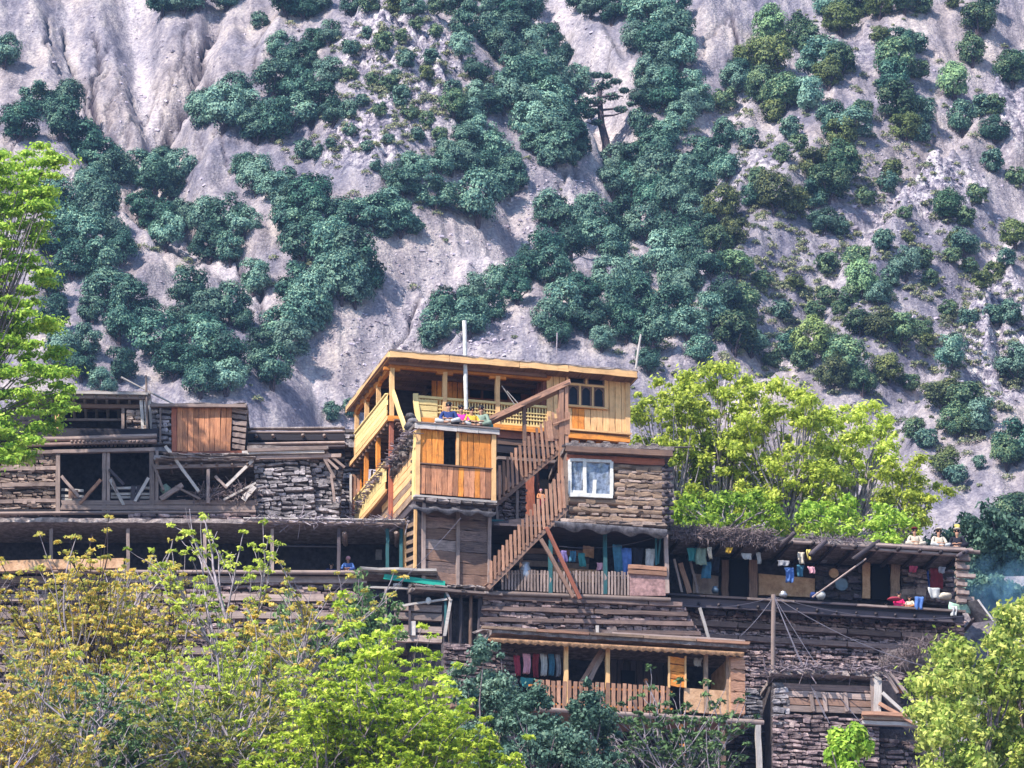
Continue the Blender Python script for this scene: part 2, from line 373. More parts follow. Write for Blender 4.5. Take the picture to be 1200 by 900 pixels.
# ------------------------------------------------------------------ the ground: river side, village slope, mountain side, one sheet
def vnoise(x, y, seed):
    xi = np.floor(x).astype(np.int64); yi = np.floor(y).astype(np.int64); fx = x - xi; fy = y - yi
    fx = fx * fx * (3 - 2 * fx); fy = fy * fy * (3 - 2 * fy)
    def h(a, b):
        n = (a * 374761393 + b * 668265263 + seed * 1442695041) & 0xffffffff
        n = ((n ^ (n >> 13)) * 1274126177) & 0xffffffff
        return ((n ^ (n >> 16)) & 0xffff) / 65535.0
    return (h(xi, yi) * (1 - fx) + h(xi + 1, yi) * fx) * (1 - fy) + (h(xi, yi + 1) * (1 - fx) + h(xi + 1, yi + 1) * fx) * fy
def fbm(x, y, seed, o=4, ridged=False):
    s = 0; a = .5
    for i in range(o):
        n = vnoise(x * 2 ** i + i * 7.3, y * 2 ** i - i * 3.1, seed + i); s = s + a * ((1 - abs(2 * n - 1)) if ridged else n); a *= .5
    return s
PROF_Y = [-1500, -300, -230, -190, -150, -100, -60, -35, -14, 0, 7, 10, 40, 100, 190, 310, 700, 1000, 2500]
PROF_Z = [60, -8, -4, -2, 0, 8, 20, 31, 37, 46.5, 56, 56.3, 60, 78, 109, 217, 520, 470, 300]
def pix(x, y, z):
    yy = y + 190; D = yy * math.cos(PITCH) + z * math.sin(PITCH)
    return 600 + FPX * x / D, 450 - FPX * (z * math.cos(PITCH) - yy * math.sin(PITCH)) / D
def dpoly(px, py, pts):
    best = np.full(px.shape, 1e9)
    for (ax, ay), (bx, by) in zip(pts[:-1], pts[1:]):
        dx, dy = bx - ax, by - ay; t = np.clip(((px - ax) * dx + (py - ay) * dy) / (dx * dx + dy * dy), 0, 1)
        best = np.minimum(best, np.hypot(px - ax - t * dx, py - ay - t * dy))
    return best
VALLEYS = [([(640, -60), (665, 30), (715, 100), (735, 150), (700, 205), (640, 240), (580, 275), (500, 335), (440, 400), (400, 470), (360, 560)], 4.5, 60),
           ([(150, -60), (170, 60), (190, 120), (200, 180), (240, 240), (320, 320), (380, 390), (400, 470)], 2.4, 45),
           ([(70, -60), (90, 60), (120, 150), (200, 270)], 1.4, 34),
           ([(270, -30), (230, 60), (190, 120)], 1.2, 30),
           ([(1200, 30), (1100, 150), (1000, 250), (930, 330), (850, 420), (760, 520)], 2.6, 42),
           ([(1230, 170), (1130, 320), (1060, 430), (1000, 520)], 2.0, 34),
           ([(980, 0), (850, 110), (800, 200), (760, 300)], 2.2, 40),
           ([(590, 170), (605, 210), (610, 250)], 1.0, 22)]
BANKS = [([(735, 195), (700, 222), (640, 252), (600, 280), (520, 340), (450, 402), (400, 480)], 2.6, 13), ([(600, 262), (560, 270), (500, 315), (440, 372)], 1.6, 10), ([(620, -20), (655, 60), (690, 120)], 2.2, 14), ([(680, -20), (735, 60), (760, 120)], 1.8, 14), ([(120, -20), (135, 50), (165, 120), (185, 160)], 1.3, 16), ([(30, -20), (60, 60), (90, 120)], 1.0, 14), ([(200, -20), (195, 60), (170, 100)], .9, 14), ([(280, -20), (265, 60), (215, 130), (230, 180)], 1.2, 15), ([(330, 20), (290, 90), (240, 190), (300, 260)], 1.6, 14), ([(160, 330), (190, 290), (150, 240)], 1.4, 12),
         ([(860, 130), (900, 70), (990, -10)], 2.2, 16), ([(1200, 90), (1130, 170), (1060, 260), (1010, 330)], 2.4, 18), ([(1200, 300), (1150, 370), (1110, 450)], 2.0, 16), ([(830, 20), (870, -20)], 1.2, 10), ([(950, 180), (890, 260), (830, 330)], 1.8, 16)]
CRACKS = [[(78, -10), (90, 40), (106, 70), (108, 95), (137, 115), (122, 145)], [(250, 0), (228, 50), (212, 70), (180, 100), (178, 115), (190, 150), (202, 175), (225, 195), (235, 220), (262, 232), (290, 270)],
          [(55, 0), (62, 40), (75, 70)], [(112, 0), (118, 30), (112, 60), (120, 95)], [(122, 150), (150, 175), (158, 190)], [(300, 275), (312, 310), (335, 335), (350, 350)], [(188, 120), (190, 150)],
          [(300, 50), (310, 30), (330, 28)], [(240, 60), (245, 80)], [(690, 75), (720, 120)], [(860, 20), (862, 50), (858, 65)], [(590, 285), (640, 250), (690, 222)], [(470, 335), (500, 300), (560, 290)], [(240, 240), (200, 232), (225, 195)]]
_r = random.Random(5)
RILLS = []
for _ in range(46):
    x_, y_ = (_r.uniform(20, 360), _r.uniform(-20, 170)) if _ < 26 else _r.choice([(_r.uniform(620, 740), _r.uniform(-10, 200)), (_r.uniform(430, 620), _r.uniform(270, 420)), (_r.uniform(1000, 1190), _r.uniform(20, 500)), (_r.uniform(780, 960), _r.uniform(-10, 80))])
    pl = [(x_, y_)]; dx_ = _r.uniform(-.5, .5) if _ < 26 else _r.uniform(-.9, -.1)
    for _k in range(_r.randint(3, 6)): x_ += (dx_ + _r.uniform(-.5, .5)) * 14; y_ += _r.uniform(8, 18); pl.append((x_, y_))
    RILLS.append(pl)
ROCKS = [(465, 110, 85, 90, 1), (425, 190, 55, 45, 1), (1085, 225, 75, 45, 1), (1160, 400, 60, 90, 1), (890, 185, 60, 40, .7), (1185, 140, 30, 35, .9), (1000, 250, 60, 50, .5), (505, 315, 35, 22, .6), (1010, 60, 50, 40, .5), (660, -10, 40, 50, .3), (450, 430, 90, 60, .35), (830, 400, 60, 60, .5)]
def height(x, y):
    z = np.interp(y, PROF_Y, PROF_Z)
    px, py = pix(x, y, z)
    hill = np.clip((y - 186) / 14, 0, 1) * np.clip((420 - y) / 60, 0, 1)
    dz = 0
    for pts, A, w in VALLEYS:
        dz = dz - A * 1.9 * np.exp(-(dpoly(px, py, pts) / w) ** 1.4)
    dz = dz + 5 * np.exp(-((px - 470) / 110) ** 2 - ((py - 120) / 120) ** 2) + 3 * np.exp(-((px - 620 - (py - 300) * -.4) / 90) ** 2 - ((py - 340) / 90) ** 2)
    for pts, A, w in BANKS: dz = dz + A * np.exp(-(dpoly(px + (fbm(x * .3, y * .2, 63, 3) - .45) * 16, py, pts) / w) ** 2)
    pale = 0
    for pts, A, w in VALLEYS: pale = np.maximum(pale, min(1, A / 2.2) * np.exp(-(dpoly(px + (fbm(x * .2, y * .1, 61) - .5) * 30, py, pts) / (w * (.62 if A > 4 else .3))) ** 2))
    rk = 0
    for cx, cy, a, b, s in ROCKS:
        rk = np.maximum(rk, s * np.clip(1.35 - ((px - cx) / a) ** 2 - ((py - cy) / b) ** 2 + (fbm(x * .25, y * .25, 5) - .5) * 1.3, 0, 1))
    cr = 0
    jx, jy = px + (fbm(x * .5, y * .5, 71, 4) - .45) * 24 + (fbm(x * 2.2, y * 2.2, 73, 2) - .4) * 7, py + (fbm(x * .5, y * .5, 88, 4) - .45) * 24
    for pts in CRACKS: cr = np.maximum(cr, np.exp(-(dpoly(jx, jy, pts) / (2.2 + 1.2 * fbm(x * .6, y * .6, 90, 2))) ** 2))
    for pts in RILLS: cr = np.maximum(cr, .55 * np.exp(-(dpoly(jx, jy, pts) / 1.7) ** 2))
    dz = dz + (fbm(x * .045, y * .05, 11) - .5) * 5 + (fbm(x * .16, y * .1, 12) - .5) * 1.9
    dz = dz + (fbm(x * .75 + y * .1, y * .14, 13, 4, True) - .5) * 1.0 + (fbm(x * .3, y * .07, 17, 3, True) - .5) * 1.3 + (fbm(x * 1.3, y * 1.1, 14, 3) - .5) * .34
    dz = dz + rk * ((fbm(x * .36, y * .3, 15, 4, True) - .45) * 5.2 + (fbm(x * 1.3, y * .9, 16, 3, True) - .5) * 2.0)
    dz = dz - cr * 1.1 - 1.2 * np.clip(1 - dpoly(px, py, [(px_, py_) for px_, py_ in CRACKS[1]]) / 14, 0, 1)
    near = (fbm(x * .12, y * .12, 30) - .5) * 1.2 * np.clip((abs(x) - 18) / 8, .15, 1)
    far = (fbm(x * .006, y * .006, 40) - .5) * 90 * np.clip((y - 380) / 200, 0, 1)
    return z + dz * hill + near * (1 - hill) + far, rk * hill, cr * hill, pale * hill
def axis(parts):
    out = []
    for a, b, s in parts: out += list(np.arange(a, b, s))
    return np.array(out)
XS = axis([(-1600, -300, 130), (-300, -110, 14), (-110, -52, 2.0), (-52, 52, .21), (52, 110, 2.0), (110, 300, 14), (300, 1700, 130)])
YS = axis([(-1500, -300, 100), (-300, -60, 8), (-60, 60, 1.5), (60, 184, 3), (184, 312, .26), (312, 420, 3), (420, 900, 20), (900, 2600, 170)])
GX, GY = np.meshgrid(XS, YS)
GZ, RK, CR, PALE = height(GX, GY)
def ground_z(x, y):
    i = np.clip(np.searchsorted(YS, y) - 1, 0, len(YS) - 2); j = np.clip(np.searchsorted(XS, x) - 1, 0, len(XS) - 2)
    fy = (y - YS[i]) / (YS[i + 1] - YS[i]); fx = (x - XS[j]) / (XS[j + 1] - XS[j])
    return (GZ[i, j] * (1 - fx) + GZ[i, j + 1] * fx) * (1 - fy) + (GZ[i + 1, j] * (1 - fx) + GZ[i + 1, j + 1] * fx) * fy
def on_hill(px, py, y0=60):
    """where the line of sight first meets the ground beyond the village"""
    d = ray(px, py); ys = np.arange(y0, 420, .4); t = (ys + 190) / d.y
    hit = np.nonzero(ground_z(d.x * t, ys) > d.z * t)[0]
    if not len(hit): return None
    k = hit[0]; return Vector((d.x * t[k], ys[k], float(ground_z(d.x * t[k], ys[k]))))
def make_ground():
    ny, nx = GX.shape; co = np.stack([GX, GY, GZ], -1).reshape(-1, 3)
    me = bpy.data.meshes.new('ground'); me.vertices.add(nx * ny); me.vertices.foreach_set('co', co.ravel())
    i = np.arange((nx - 1) * (ny - 1)); r, c = i // (nx - 1), i % (nx - 1); a = r * nx + c
    q = np.stack([a, a + 1, a + 1 + nx, a + nx], -1).ravel()
    me.loops.add(len(q)); me.loops.foreach_set('vertex_index', q); me.polygons.add(len(i)); me.polygons.foreach_set('loop_start', np.arange(0, len(q), 4))
    me.update(calc_edges=True); me.shade_smooth()
    at = me.attributes.new('rocky', 'FLOAT_COLOR', 'POINT'); colr = np.stack([RK.ravel(), CR.ravel(), PALE.ravel(), np.ones(nx * ny)], -1); at.data.foreach_set('color', colr.astype(np.float32).ravel())
    m = bpy.data.materials.new('hillside'); nt, N, L, B = nodes_of(m)
    ps = N.new("ShaderNodeNewGeometry").outputs['Position']; A = N.new("ShaderNodeAttribute"); A.attribute_name = 'rocky'
    sp = N.new("ShaderNodeSeparateColor"); L.new(A.outputs['Color'], sp.inputs[0])
    mp = N.new("ShaderNodeMapping"); mp.inputs['Scale'].default_value = (1, .3, .3); L.new(ps, mp.inputs[0])
    big = noise(N, L, .05, ps, 5, .6, .4); mid = noise(N, L, .45, mp.outputs[0], 6, .7); fin = noise(N, L, 2.6, ps, 6, .75)
    c1 = ramp(N, L, big, [(.36, (.125, .13, .18)), (.5, (.26, .24, .26)), (.64, (.42, .35, .29))])  # bluish dark to warm beige: cool shadow and sunlit tone in the colour
    c2 = ramp(N, L, mid, [(.38, (.08, .08, .115)), (.50, (.25, .23, .255)), (.62, (.50, .45, .41))])
    c3 = mixrgb(N, L, .6, c1, c2)
    pm = N.new('ShaderNodeMath'); pm.operation = 'MULTIPLY'; pm.inputs[1].default_value = .75; L.new(sp.outputs[2], pm.inputs[0])
    c3 = mixrgb(N, L, pm.outputs[0], c3, ramp(N, L, mid, [(.3, (.33, .31, .34)), (.6, (.58, .53, .51))]))
    vo = N.new("ShaderNodeTexVoronoi"); vo.inputs['Scale'].default_value = 1.5; vo.inputs['Randomness'].default_value = 1; L.new(ps, vo.inputs['Vector'])
    vo2 = N.new("ShaderNodeTexVoronoi"); vo2.inputs['Scale'].default_value = 4.0; L.new(ps, vo2.inputs['Vector'])
    c3 = mixrgb(N, L, .28, c3, ramp(N, L, vo2.outputs['Distance'], [(.1, (.68, .66, .64)), (.5, (.45, .43, .47)), (.85, (.16, .14, .20))]), 'OVERLAY')
    c4 = mixrgb(N, L, .7, c3, ramp(N, L, fin, [(.34, (.24, .22, .28)), (.50, (.50, .48, .50)), (.68, (.80, .77, .76))]), 'OVERLAY')
    rf = noise(N, L, 1.1, ps, 7, .8, .3)
    rc = ramp(N, L, rf, [(.38, (.035, .035, .06)), (.46, (.17, .15, .20)), (.54, (.42, .37, .40)), (.64, (.80, .73, .70))])
    c5 = mixrgb(N, L, sp.outputs[0], c4, rc); c6 = mixrgb(N, L, sp.outputs[1], c5, (.035, .025, .04))
    L.new(c6, B.inputs['Base Color']); B.inputs['Roughness'].default_value = .95; B.inputs['Specular IOR Level'].default_value = .1
    b = N.new("ShaderNodeBump"); b.inputs['Strength'].default_value = .65; b.inputs['Distance'].default_value = .6
    ad = N.new("ShaderNodeMath"); ad.operation = 'ADD'; L.new(fin, ad.inputs[0]); L.new(mid, ad.inputs[1]); sb = N.new("ShaderNodeMath"); sb.operation = 'MULTIPLY_ADD'; sb.inputs[1].default_value = -.35; L.new(vo2.outputs['Distance'], sb.inputs[0]); L.new(ad.outputs[0], sb.inputs[2]); L.new(sb.outputs[0], b.inputs['Height']); L.new(b.outputs[0], B.inputs['Normal'])
    me.materials.append(m)
    tag(put('mountain_ground', me, Matrix()), kind='structure')
make_ground()

# ------------------------------------------------------------------ evergreen oaks on the mountain side
def quads_mesh(name, C, Nn, size, mat, up_bias=0):
    """leaf faces: centres C, normals Nn, one small bent-free quad each"""
    n = len(C); Nn = Nn / (np.linalg.norm(Nn, axis=1)[:, None] + 1e-9)
    r = rng.normal(size=(n, 3)); A = np.cross(Nn, r); A /= np.linalg.norm(A, axis=1)[:, None] + 1e-9; Bv = np.cross(Nn, A)
    s = (size if np.ndim(size) else np.full(n, size)) * rng.uniform(.7, 1.3, n); s = s[:, None] * .5
    V = np.stack([C - A * s * 1.5, C + Bv * s * .8, C + A * s * 1.5, C - Bv * s * .8], 1).reshape(-1, 3)
    me = bpy.data.meshes.new(name); me.vertices.add(4 * n); me.vertices.foreach_set('co', V.ravel())
    me.loops.add(4 * n); me.loops.foreach_set('vertex_index', np.arange(4 * n)); me.polygons.add(n); me.polygons.foreach_set('loop_start', np.arange(0, 4 * n, 4))
    me.update(calc_edges=True); me.materials.append(MATS[mat]); return me
def oak_meshes(k, mat, dens=360, lf=.075):
    """crown of radius 1 built from many leafy clumps, and a forked trunk"""
    r = np.random.default_rng(100 + k); nc = 30; cl = []
    while len(cl) < nc:
        p = r.uniform(-1, 1, 3)
        q = np.linalg.norm(p)
        if .35 < q < 1 and p[2] > -.75: cl.append((p / q * q ** .5 * (.74, .74, .70) + (0, 0, .88 + .06 * (k % 3)), r.uniform(.24, .38)))
    C = []; Nn = []
    for c, s in cl:
        n = int(dens * (s / .4) ** 2); d = r.normal(size=(n, 3)); d /= np.linalg.norm(d, axis=1)[:, None]; d[:, 2] = np.where(d[:, 2] < -.4, -d[:, 2], d[:, 2])
        bump = 1 + .16 * np.sin(d[:, 0] * 7 + k) * np.sin(d[:, 1] * 8 + c[0] * 9) + .12 * np.sin(d[:, 2] * 11)
        C.append(c + d * (s * bump * r.uniform(.72, 1.08, n) ** .7)[:, None]); Nn.append(d + (c - (0, 0, .75)) * .9 + r.normal(size=(n, 3)) * .36)
    crown = quads_mesh('oak_crown', np.concatenate(C), np.concatenate(Nn), lf, mat)
    paths = []
    for i in range(4):
        tip = cl[i * 3][0]; b = np.array([0, 0, -.15]); m = np.array([tip[0] * .25, tip[1] * .25, .38]); paths.append(([b, (b + m) / 2 + r.normal(size=3) * .03, m, tip * .85], [.085, .07, .05, .02]))
    V, Fc = rod_mesh(paths, 5); tm = bpy.data.meshes.new('oak_trunk'); tm.from_pydata(V.tolist(), [], Fc); tm.materials.append(MATS['bark_dark']); tm.shade_smooth()
    return crown, tm
OAKS = {'teal': [oak_meshes(k, 'oak_teal') for k in range(5)], 'green': [oak_meshes(k + 5, 'oak_green') for k in range(4)], 'olive': [oak_meshes(k + 9, 'oak_olive') for k in range(3)]}
ZONES = [('at the top left on the bare scree', """5,68,18 45,118,22 80,120,20 22,150,25 70,150,22 190,5,22 215,6,20 232,3,18 265,3,16 305,25,12 335,6,20 355,12,16 372,6,16"""),
 ('in the clump left of the rock face', """240,128,20 235,145,14 262,140,24 275,115,18 290,132,20 300,155,22 320,150,24 330,60,18 340,80,20 320,100,22 350,110,20 355,76,18 375,122,22 345,140,22 385,92,20 390,140,16 366,54,15 386,44,15"""),
 ('below the clump left of the rock face', """285,200,18 300,215,22 320,225,18 336,210,13 355,184,12 371,186,11 387,170,8"""),
 ('in the belt under the scree gullies at left', """100,175,22 115,192,25 132,212,20 122,232,20 105,215,20 165,202,20 195,195,18 210,206,18 180,217,20 205,225,18 165,245,18 185,260,22 195,282,20 215,265,20 240,266,22 265,276,24 286,272,18 245,295,20 270,302,17"""),
 ('in the thick group behind the lime tree', """60,240,22 90,245,20 115,257,22 75,267,22 100,282,24 135,282,20 140,300,20 60,292,20 118,312,22 85,312,22"""),
 ('on the slope above the old log porch', """297,332,23 125,350,27 150,365,24 170,372,20 140,390,20 108,366,18 220,350,24 245,366,24 270,366,24 286,381,15 235,392,20 213,376,17 185,405,28 205,430,24 240,410,27 265,420,24 235,452,22 265,452,20 282,440,14 100,410,20 95,436,18 140,436,20 120,458,15 319,443,22 58,340,20 60,380,22 72,420,20"""),
 ('left of the pale gully above the stone house', """345,345,24 365,360,24 330,390,27 355,385,27 340,410,22 305,405,18 376,376,15 302,426,14 340,245,22 365,240,24 345,270,24 376,266,24 400,262,20 355,295,24 383,290,24 388,300,27 411,310,30 425,326,26 400,336,28 416,350,20 382,332,20 412,484,12 395,491,12"""),
 ('around the foot of the pale rock face', """435,258,22 455,250,22 470,268,19 485,270,14 450,273,14 485,205,18 473,222,19 460,210,15 511,232,24 560,247,27 545,166,18 562,166,18 576,182,20 590,197,20 600,217,20 584,222,20 565,206,18 545,190,20 530,196,18 515,202,15 520,181,13"""),
 ('among the ledges of the pale rock face', """430,42,8 488,33,10 510,42,10 450,60,13 470,50,10 435,100,10 455,100,12 475,75,12 505,75,12 500,95,10 425,130,10 445,140,10 470,120,14 480,140,12 500,150,10 515,165,10 490,165,10 530,105,12 410,90,10 408,135,12 430,180,9 440,200,8 455,170,8 412,60,12 465,92,9 410,158,9"""),
 ('along the top edge above the pale rock face', """412,10,15 432,12,14 463,8,13 485,12,15 512,9,14 540,15,18 562,8,16 590,15,18 610,22,20 626,12,16 545,37,18 572,44,20 600,40,20 622,52,20 645,52,16"""),
 ('in the dense wood left of the steep gully', """540,62,16 592,66,20 616,76,22 640,76,20 660,72,15 600,96,22 626,100,24 650,102,22 675,102,18 560,88,16 560,112,16 532,127,18 548,142,18 570,127,16 590,122,20 615,126,22 640,126,24 665,130,22 620,152,22 645,156,24 666,166,22 650,182,22 626,172,16 680,176,15 670,190,13 640,190,12"""),
 ('high on the right bank of the steep gully', """670,5,17 692,12,17 742,10,20 717,20,17 762,25,24 745,47,20 766,56,22 790,40,24 790,15,20 776,80,22 796,72,20 760,96,19 757,121,17 785,121,24 776,102,20 805,130,18 797,142,20 762,156,18 781,162,17 741,146,13 810,102,18 822,122,18"""),
 ('in the wood across the middle of the slope', """722,201,20 745,191,22 770,186,20 716,221,17 740,226,24 770,216,24 796,206,24 766,241,22 790,242,22 645,256,20 666,266,22 690,266,22 641,291,20 670,291,22 700,282,22 730,266,24 756,271,22 790,276,22 720,296,20 818,192,20 838,192,20 852,206,16 822,216,20 806,232,18"""),
 ('just above the roof of the timber house', """510,390,21 530,371,23 550,385,21 555,350,21 576,366,19 585,335,20 606,345,17 610,322,20 502,404,12 622,308,18 650,321,22 641,385,19 660,366,23 655,396,17 680,346,22 690,381,23 716,331,22 720,361,23 741,331,22 705,404,17 735,390,20 750,361,22 765,401,21 760,428,17 786,371,23 790,336,23 776,311,22"""),
 ('on the right hand ridge near the top', """903,44,20 868,90,16 882,76,17 905,78,21 861,102,17 850,124,14 937,50,17 970,12,15 986,30,19 1006,11,16 1031,12,16 965,76,23 986,80,17 951,60,15 971,96,15 896,116,20 921,116,21 946,121,17 906,136,14 926,156,13 936,171,11 916,186,11 890,215,13"""),
 ('scattered over the open scree at top right', """1060,8,15 1081,9,13 1117,6,10 1031,43,13 1055,51,15 1076,56,13 1147,30,19 1160,10,13 1139,70,15 1051,86,21 1076,86,13 1046,106,17 1051,131,23 1076,136,19 1061,156,17 1118,107,17 1186,91,17 1196,76,13 1128,150,16 976,156,17 1001,151,19 1010,136,13 986,166,15"""),
 ('by the brown outcrop at right', """1151,131,13 1166,129,13 1165,156,16 1080,166,11 956,201,19 986,206,21 971,226,21 951,236,17 1046,206,11 1041,219,13 1163,194,13 1192,211,13 1015,236,13 1060,253,9 1146,233,13 1111,256,15 1131,261,13 1121,286,13 1035,285,9 1065,286,8 1190,281,15"""),
 ('in the mixed scrub right of the wood', """850,166,15 876,166,13 881,236,15 907,241,19 931,246,15 816,251,19 846,251,19 831,276,19 861,276,17 806,286,17 966,266,15 986,271,11 812,301,21 841,291,19 862,320,17 832,316,19 806,346,20 850,361,19 871,371,19 861,400,21 880,410,17 806,386,21 821,418,17 836,381,19 893,336,13 932,332,11 915,371,13 906,426,13"""),
 ('above the yellow trees right of the houses', """970,320,14 1005,312,16 1036,288,13 1062,316,19 1081,311,13 1090,331,10 1130,291,17 1116,306,11 1138,316,11 1165,321,13 1151,336,13 1180,311,11 1112,367,12 1136,379,12 1163,373,13 1185,379,13 1035,391,19 1055,399,19 1080,391,13 1086,406,9 1008,386,15 1010,341,17 1031,351,15 996,356,13 971,351,13 956,371,13 986,366,11 1043,334,11 930,409,17 952,413,21 981,411,15 941,426,13 1115,426,19 1190,436,21 1105,471,19 1131,481,21 1151,496,21 1121,501,19 991,436,21 976,451,17 1011,456,15 1041,441,15 1065,451,13 1190,531,23 1181,546,16 1071,511,13 1086,521,13 1106,551,15 1121,561,13 1148,546,8"""),
 ('at the right edge beyond the long house', """1165,641,19 1185,621,21 1188,656,21 1160,668,15 1192,598,15 1180,690,18 1150,690,14 1200,705,18""")]
def ordinal(n):
    w = ['first', 'second', 'third', 'fourth', 'fifth', 'sixth', 'seventh', 'eighth', 'ninth', 'tenth', 'eleventh', 'twelfth']
    return w[n] if n < 12 else f"{n + 1}{'th' if 10 < (n + 1) % 100 < 14 else {1: 'st', 2: 'nd', 3: 'rd'}.get((n + 1) % 10, 'th')}"
def oak(px, py, r, label, tone):
    for pts, w in ((VALLEYS[0][0], 13), (CRACKS[1], 6)):
        if dpoly(np.array([px]), np.array([py + r * .6]), pts)[0] < w: px += (r * .55 if px > 600 and py < 180 or w == 6 else -r * .45)
    p = on_hill(px, py + r * .75, 60)
    if p is None: return
    D = (p - CAM).dot(FW); s = r * D / FPX * (1.08 if px < 840 else 1.2)
    if r < RCUT:
        LOWQ.append((p, s, tone)); return
    k = random.randrange(len(OAKS[tone])); cr, tr = OAKS[tone][k]
    M = Matrix.Translation(p) @ Matrix.Rotation(random.uniform(0, 6.28), 4, 'Z') @ Matrix.Diagonal((s * random.uniform(.95, 1.25), s * random.uniform(.95, 1.25), s * random.uniform(.95, 1.3), 1))
    t = put('oak_tree', None, M); tag(t, label, 'tree', 'evergreen oaks on the mountain side')
    put('crown', cr, M, t, kind='stuff'); put('trunk', tr, M, t)
LOWQ = []; RCUT = sorted((float(w.split(',')[2]) for _, t_ in ZONES for w in t_.split()), reverse=True)[296]
for zn, txt in ZONES:
    L_ = [tuple(float(q) for q in w.split(',')) for w in txt.split()]
    L_.sort()
    sizes = {}
    for px, py, r in L_:
        right = px > 840 or 405 < px < 535 and py < 180
        tone = 'teal' if not right else ('olive' if random.random() < (.38 if px > 900 else .2) else 'green')
        if right and random.random() < .3: tone = 'teal'
        cls = 'small' if r < 13.5 else ('broad' if r >= 20 else 'medium')
        k = sizes.get((cls, tone), 0); sizes[cls, tone] = k + 1
        cl_ = {'teal': 'blue green', 'green': 'dark green', 'olive': 'yellowish green'}[tone]
        oak(px, py, r, f"{cls} {cl_} oak {zn}, {ordinal(k)} from left", tone)

def small_oaks():
    lows = {t: [oak_meshes(30 + k, 'oak_' + t, 110, .13)[0] for k in range(3)] for t in OAKS}; mats = ['oak_teal', 'oak_green', 'oak_olive']; V = []; mi = []
    for p, s, tone in LOWQ:
        me = random.choice(lows[tone]); vs = np.empty(len(me.vertices) * 3); me.vertices.foreach_get('co', vs); vs = vs.reshape(-1, 4, 3)
        a = random.uniform(0, 6.28); ca, sa = math.cos(a), math.sin(a); Rm = np.array([[ca, -sa, 0], [sa, ca, 0], [0, 0, random.uniform(.85, 1.15)]])
        V.append((vs @ Rm.T) * s + np.array(p)); mi += [mats.index('oak_' + tone)] * len(vs)
    V = np.concatenate(V); n = len(V); me = bpy.data.meshes.new('small_oaks'); me.vertices.add(4 * n); me.vertices.foreach_set('co', V.ravel())
    me.loops.add(4 * n); me.loops.foreach_set('vertex_index', np.arange(4 * n)); me.polygons.add(n); me.polygons.foreach_set('loop_start', np.arange(0, 4 * n, 4))
    for m in mats: me.materials.append(MATS[m])
    me.polygons.foreach_set('material_index', np.array(mi, dtype=np.int32)); me.update(calc_edges=True)
    tag(put('small_oak_trees', me, Matrix()), 'small bushy oaks dotted between the larger ones on the mountain side', 'trees', kind='stuff')
for _ in range(230):                                        # the slope goes on beside the view
    px, py = random.choice((random.uniform(-330, -20), random.uniform(1225, 1520))), random.uniform(-60, 640); p = on_hill(px, py, 60)
    if p is not None and vnoise(np.array([p.x * .06]), np.array([p.y * .06]), 8)[0] > .35: LOWQ.append((p, random.uniform(.9, 2.0), random.choice(('teal', 'teal', 'green', 'olive')) if px > 0 else 'teal'))
small_oaks()

# the tall dark cedar by the gully
def cedar():
    p = on_hill(712, 192, 60); D = (p - CAM).dot(FW); s = D / FPX
    M = Matrix.Translation(p); t = tag(put('cedar_tree', None, M), 'tall dark flat-topped cedar with a bare trunk beside the steep gully', 'tree')
    P = lambda x, h: np.array([p.x + (x - 712) * s, p.y + rng.uniform(-.6, .6), p.z + h * s])
    V, Fc = rod_mesh([([P(712, -4), P(710, 25), P(705, 50), P(703, 85), P(708, 110)], [7 * s, 5 * s, 4.4 * s, 3 * s, s])] + [([P(705, h), P(705 + dx * .6, h + 3), P(705 + dx, h + 5)], [1.6 * s, s, .5 * s]) for h, dx in ((48, -18), (58, 24), (70, -22), (80, 26), (92, -15), (98, 18), (66, 30))], 6)
    mesh('trunk', V, Fc, 'bark_dark', t, True)
    C = []; Nn = []
    for cx, ch, rr in [(690, 58, 9), (700, 48, 8), (728, 66, 9), (740, 72, 6), (686, 74, 10), (700, 78, 11), (718, 84, 10), (732, 88, 7), (694, 92, 10), (708, 98, 12), (722, 102, 8), (700, 108, 8), (712, 112, 7), (690, 64, 9), (697, 66, 8)]:
        n = 260; d = rng.normal(size=(n, 3)); d /= np.linalg.norm(d, axis=1)[:, None]
        C.append(P(cx, ch) + d * np.array([rr, rr, rr * .42]) * s * rng.uniform(.6, 1, (n, 1))); Nn.append(d + (0, 0, .8) + rng.normal(size=(n, 3)) * .4)
    C = np.concatenate(C) - np.array(p); put('crown', quads_mesh('cedar_crown', C, np.concatenate(Nn), .17, 'oak_teal'), M, t, kind='stuff')
cedar()

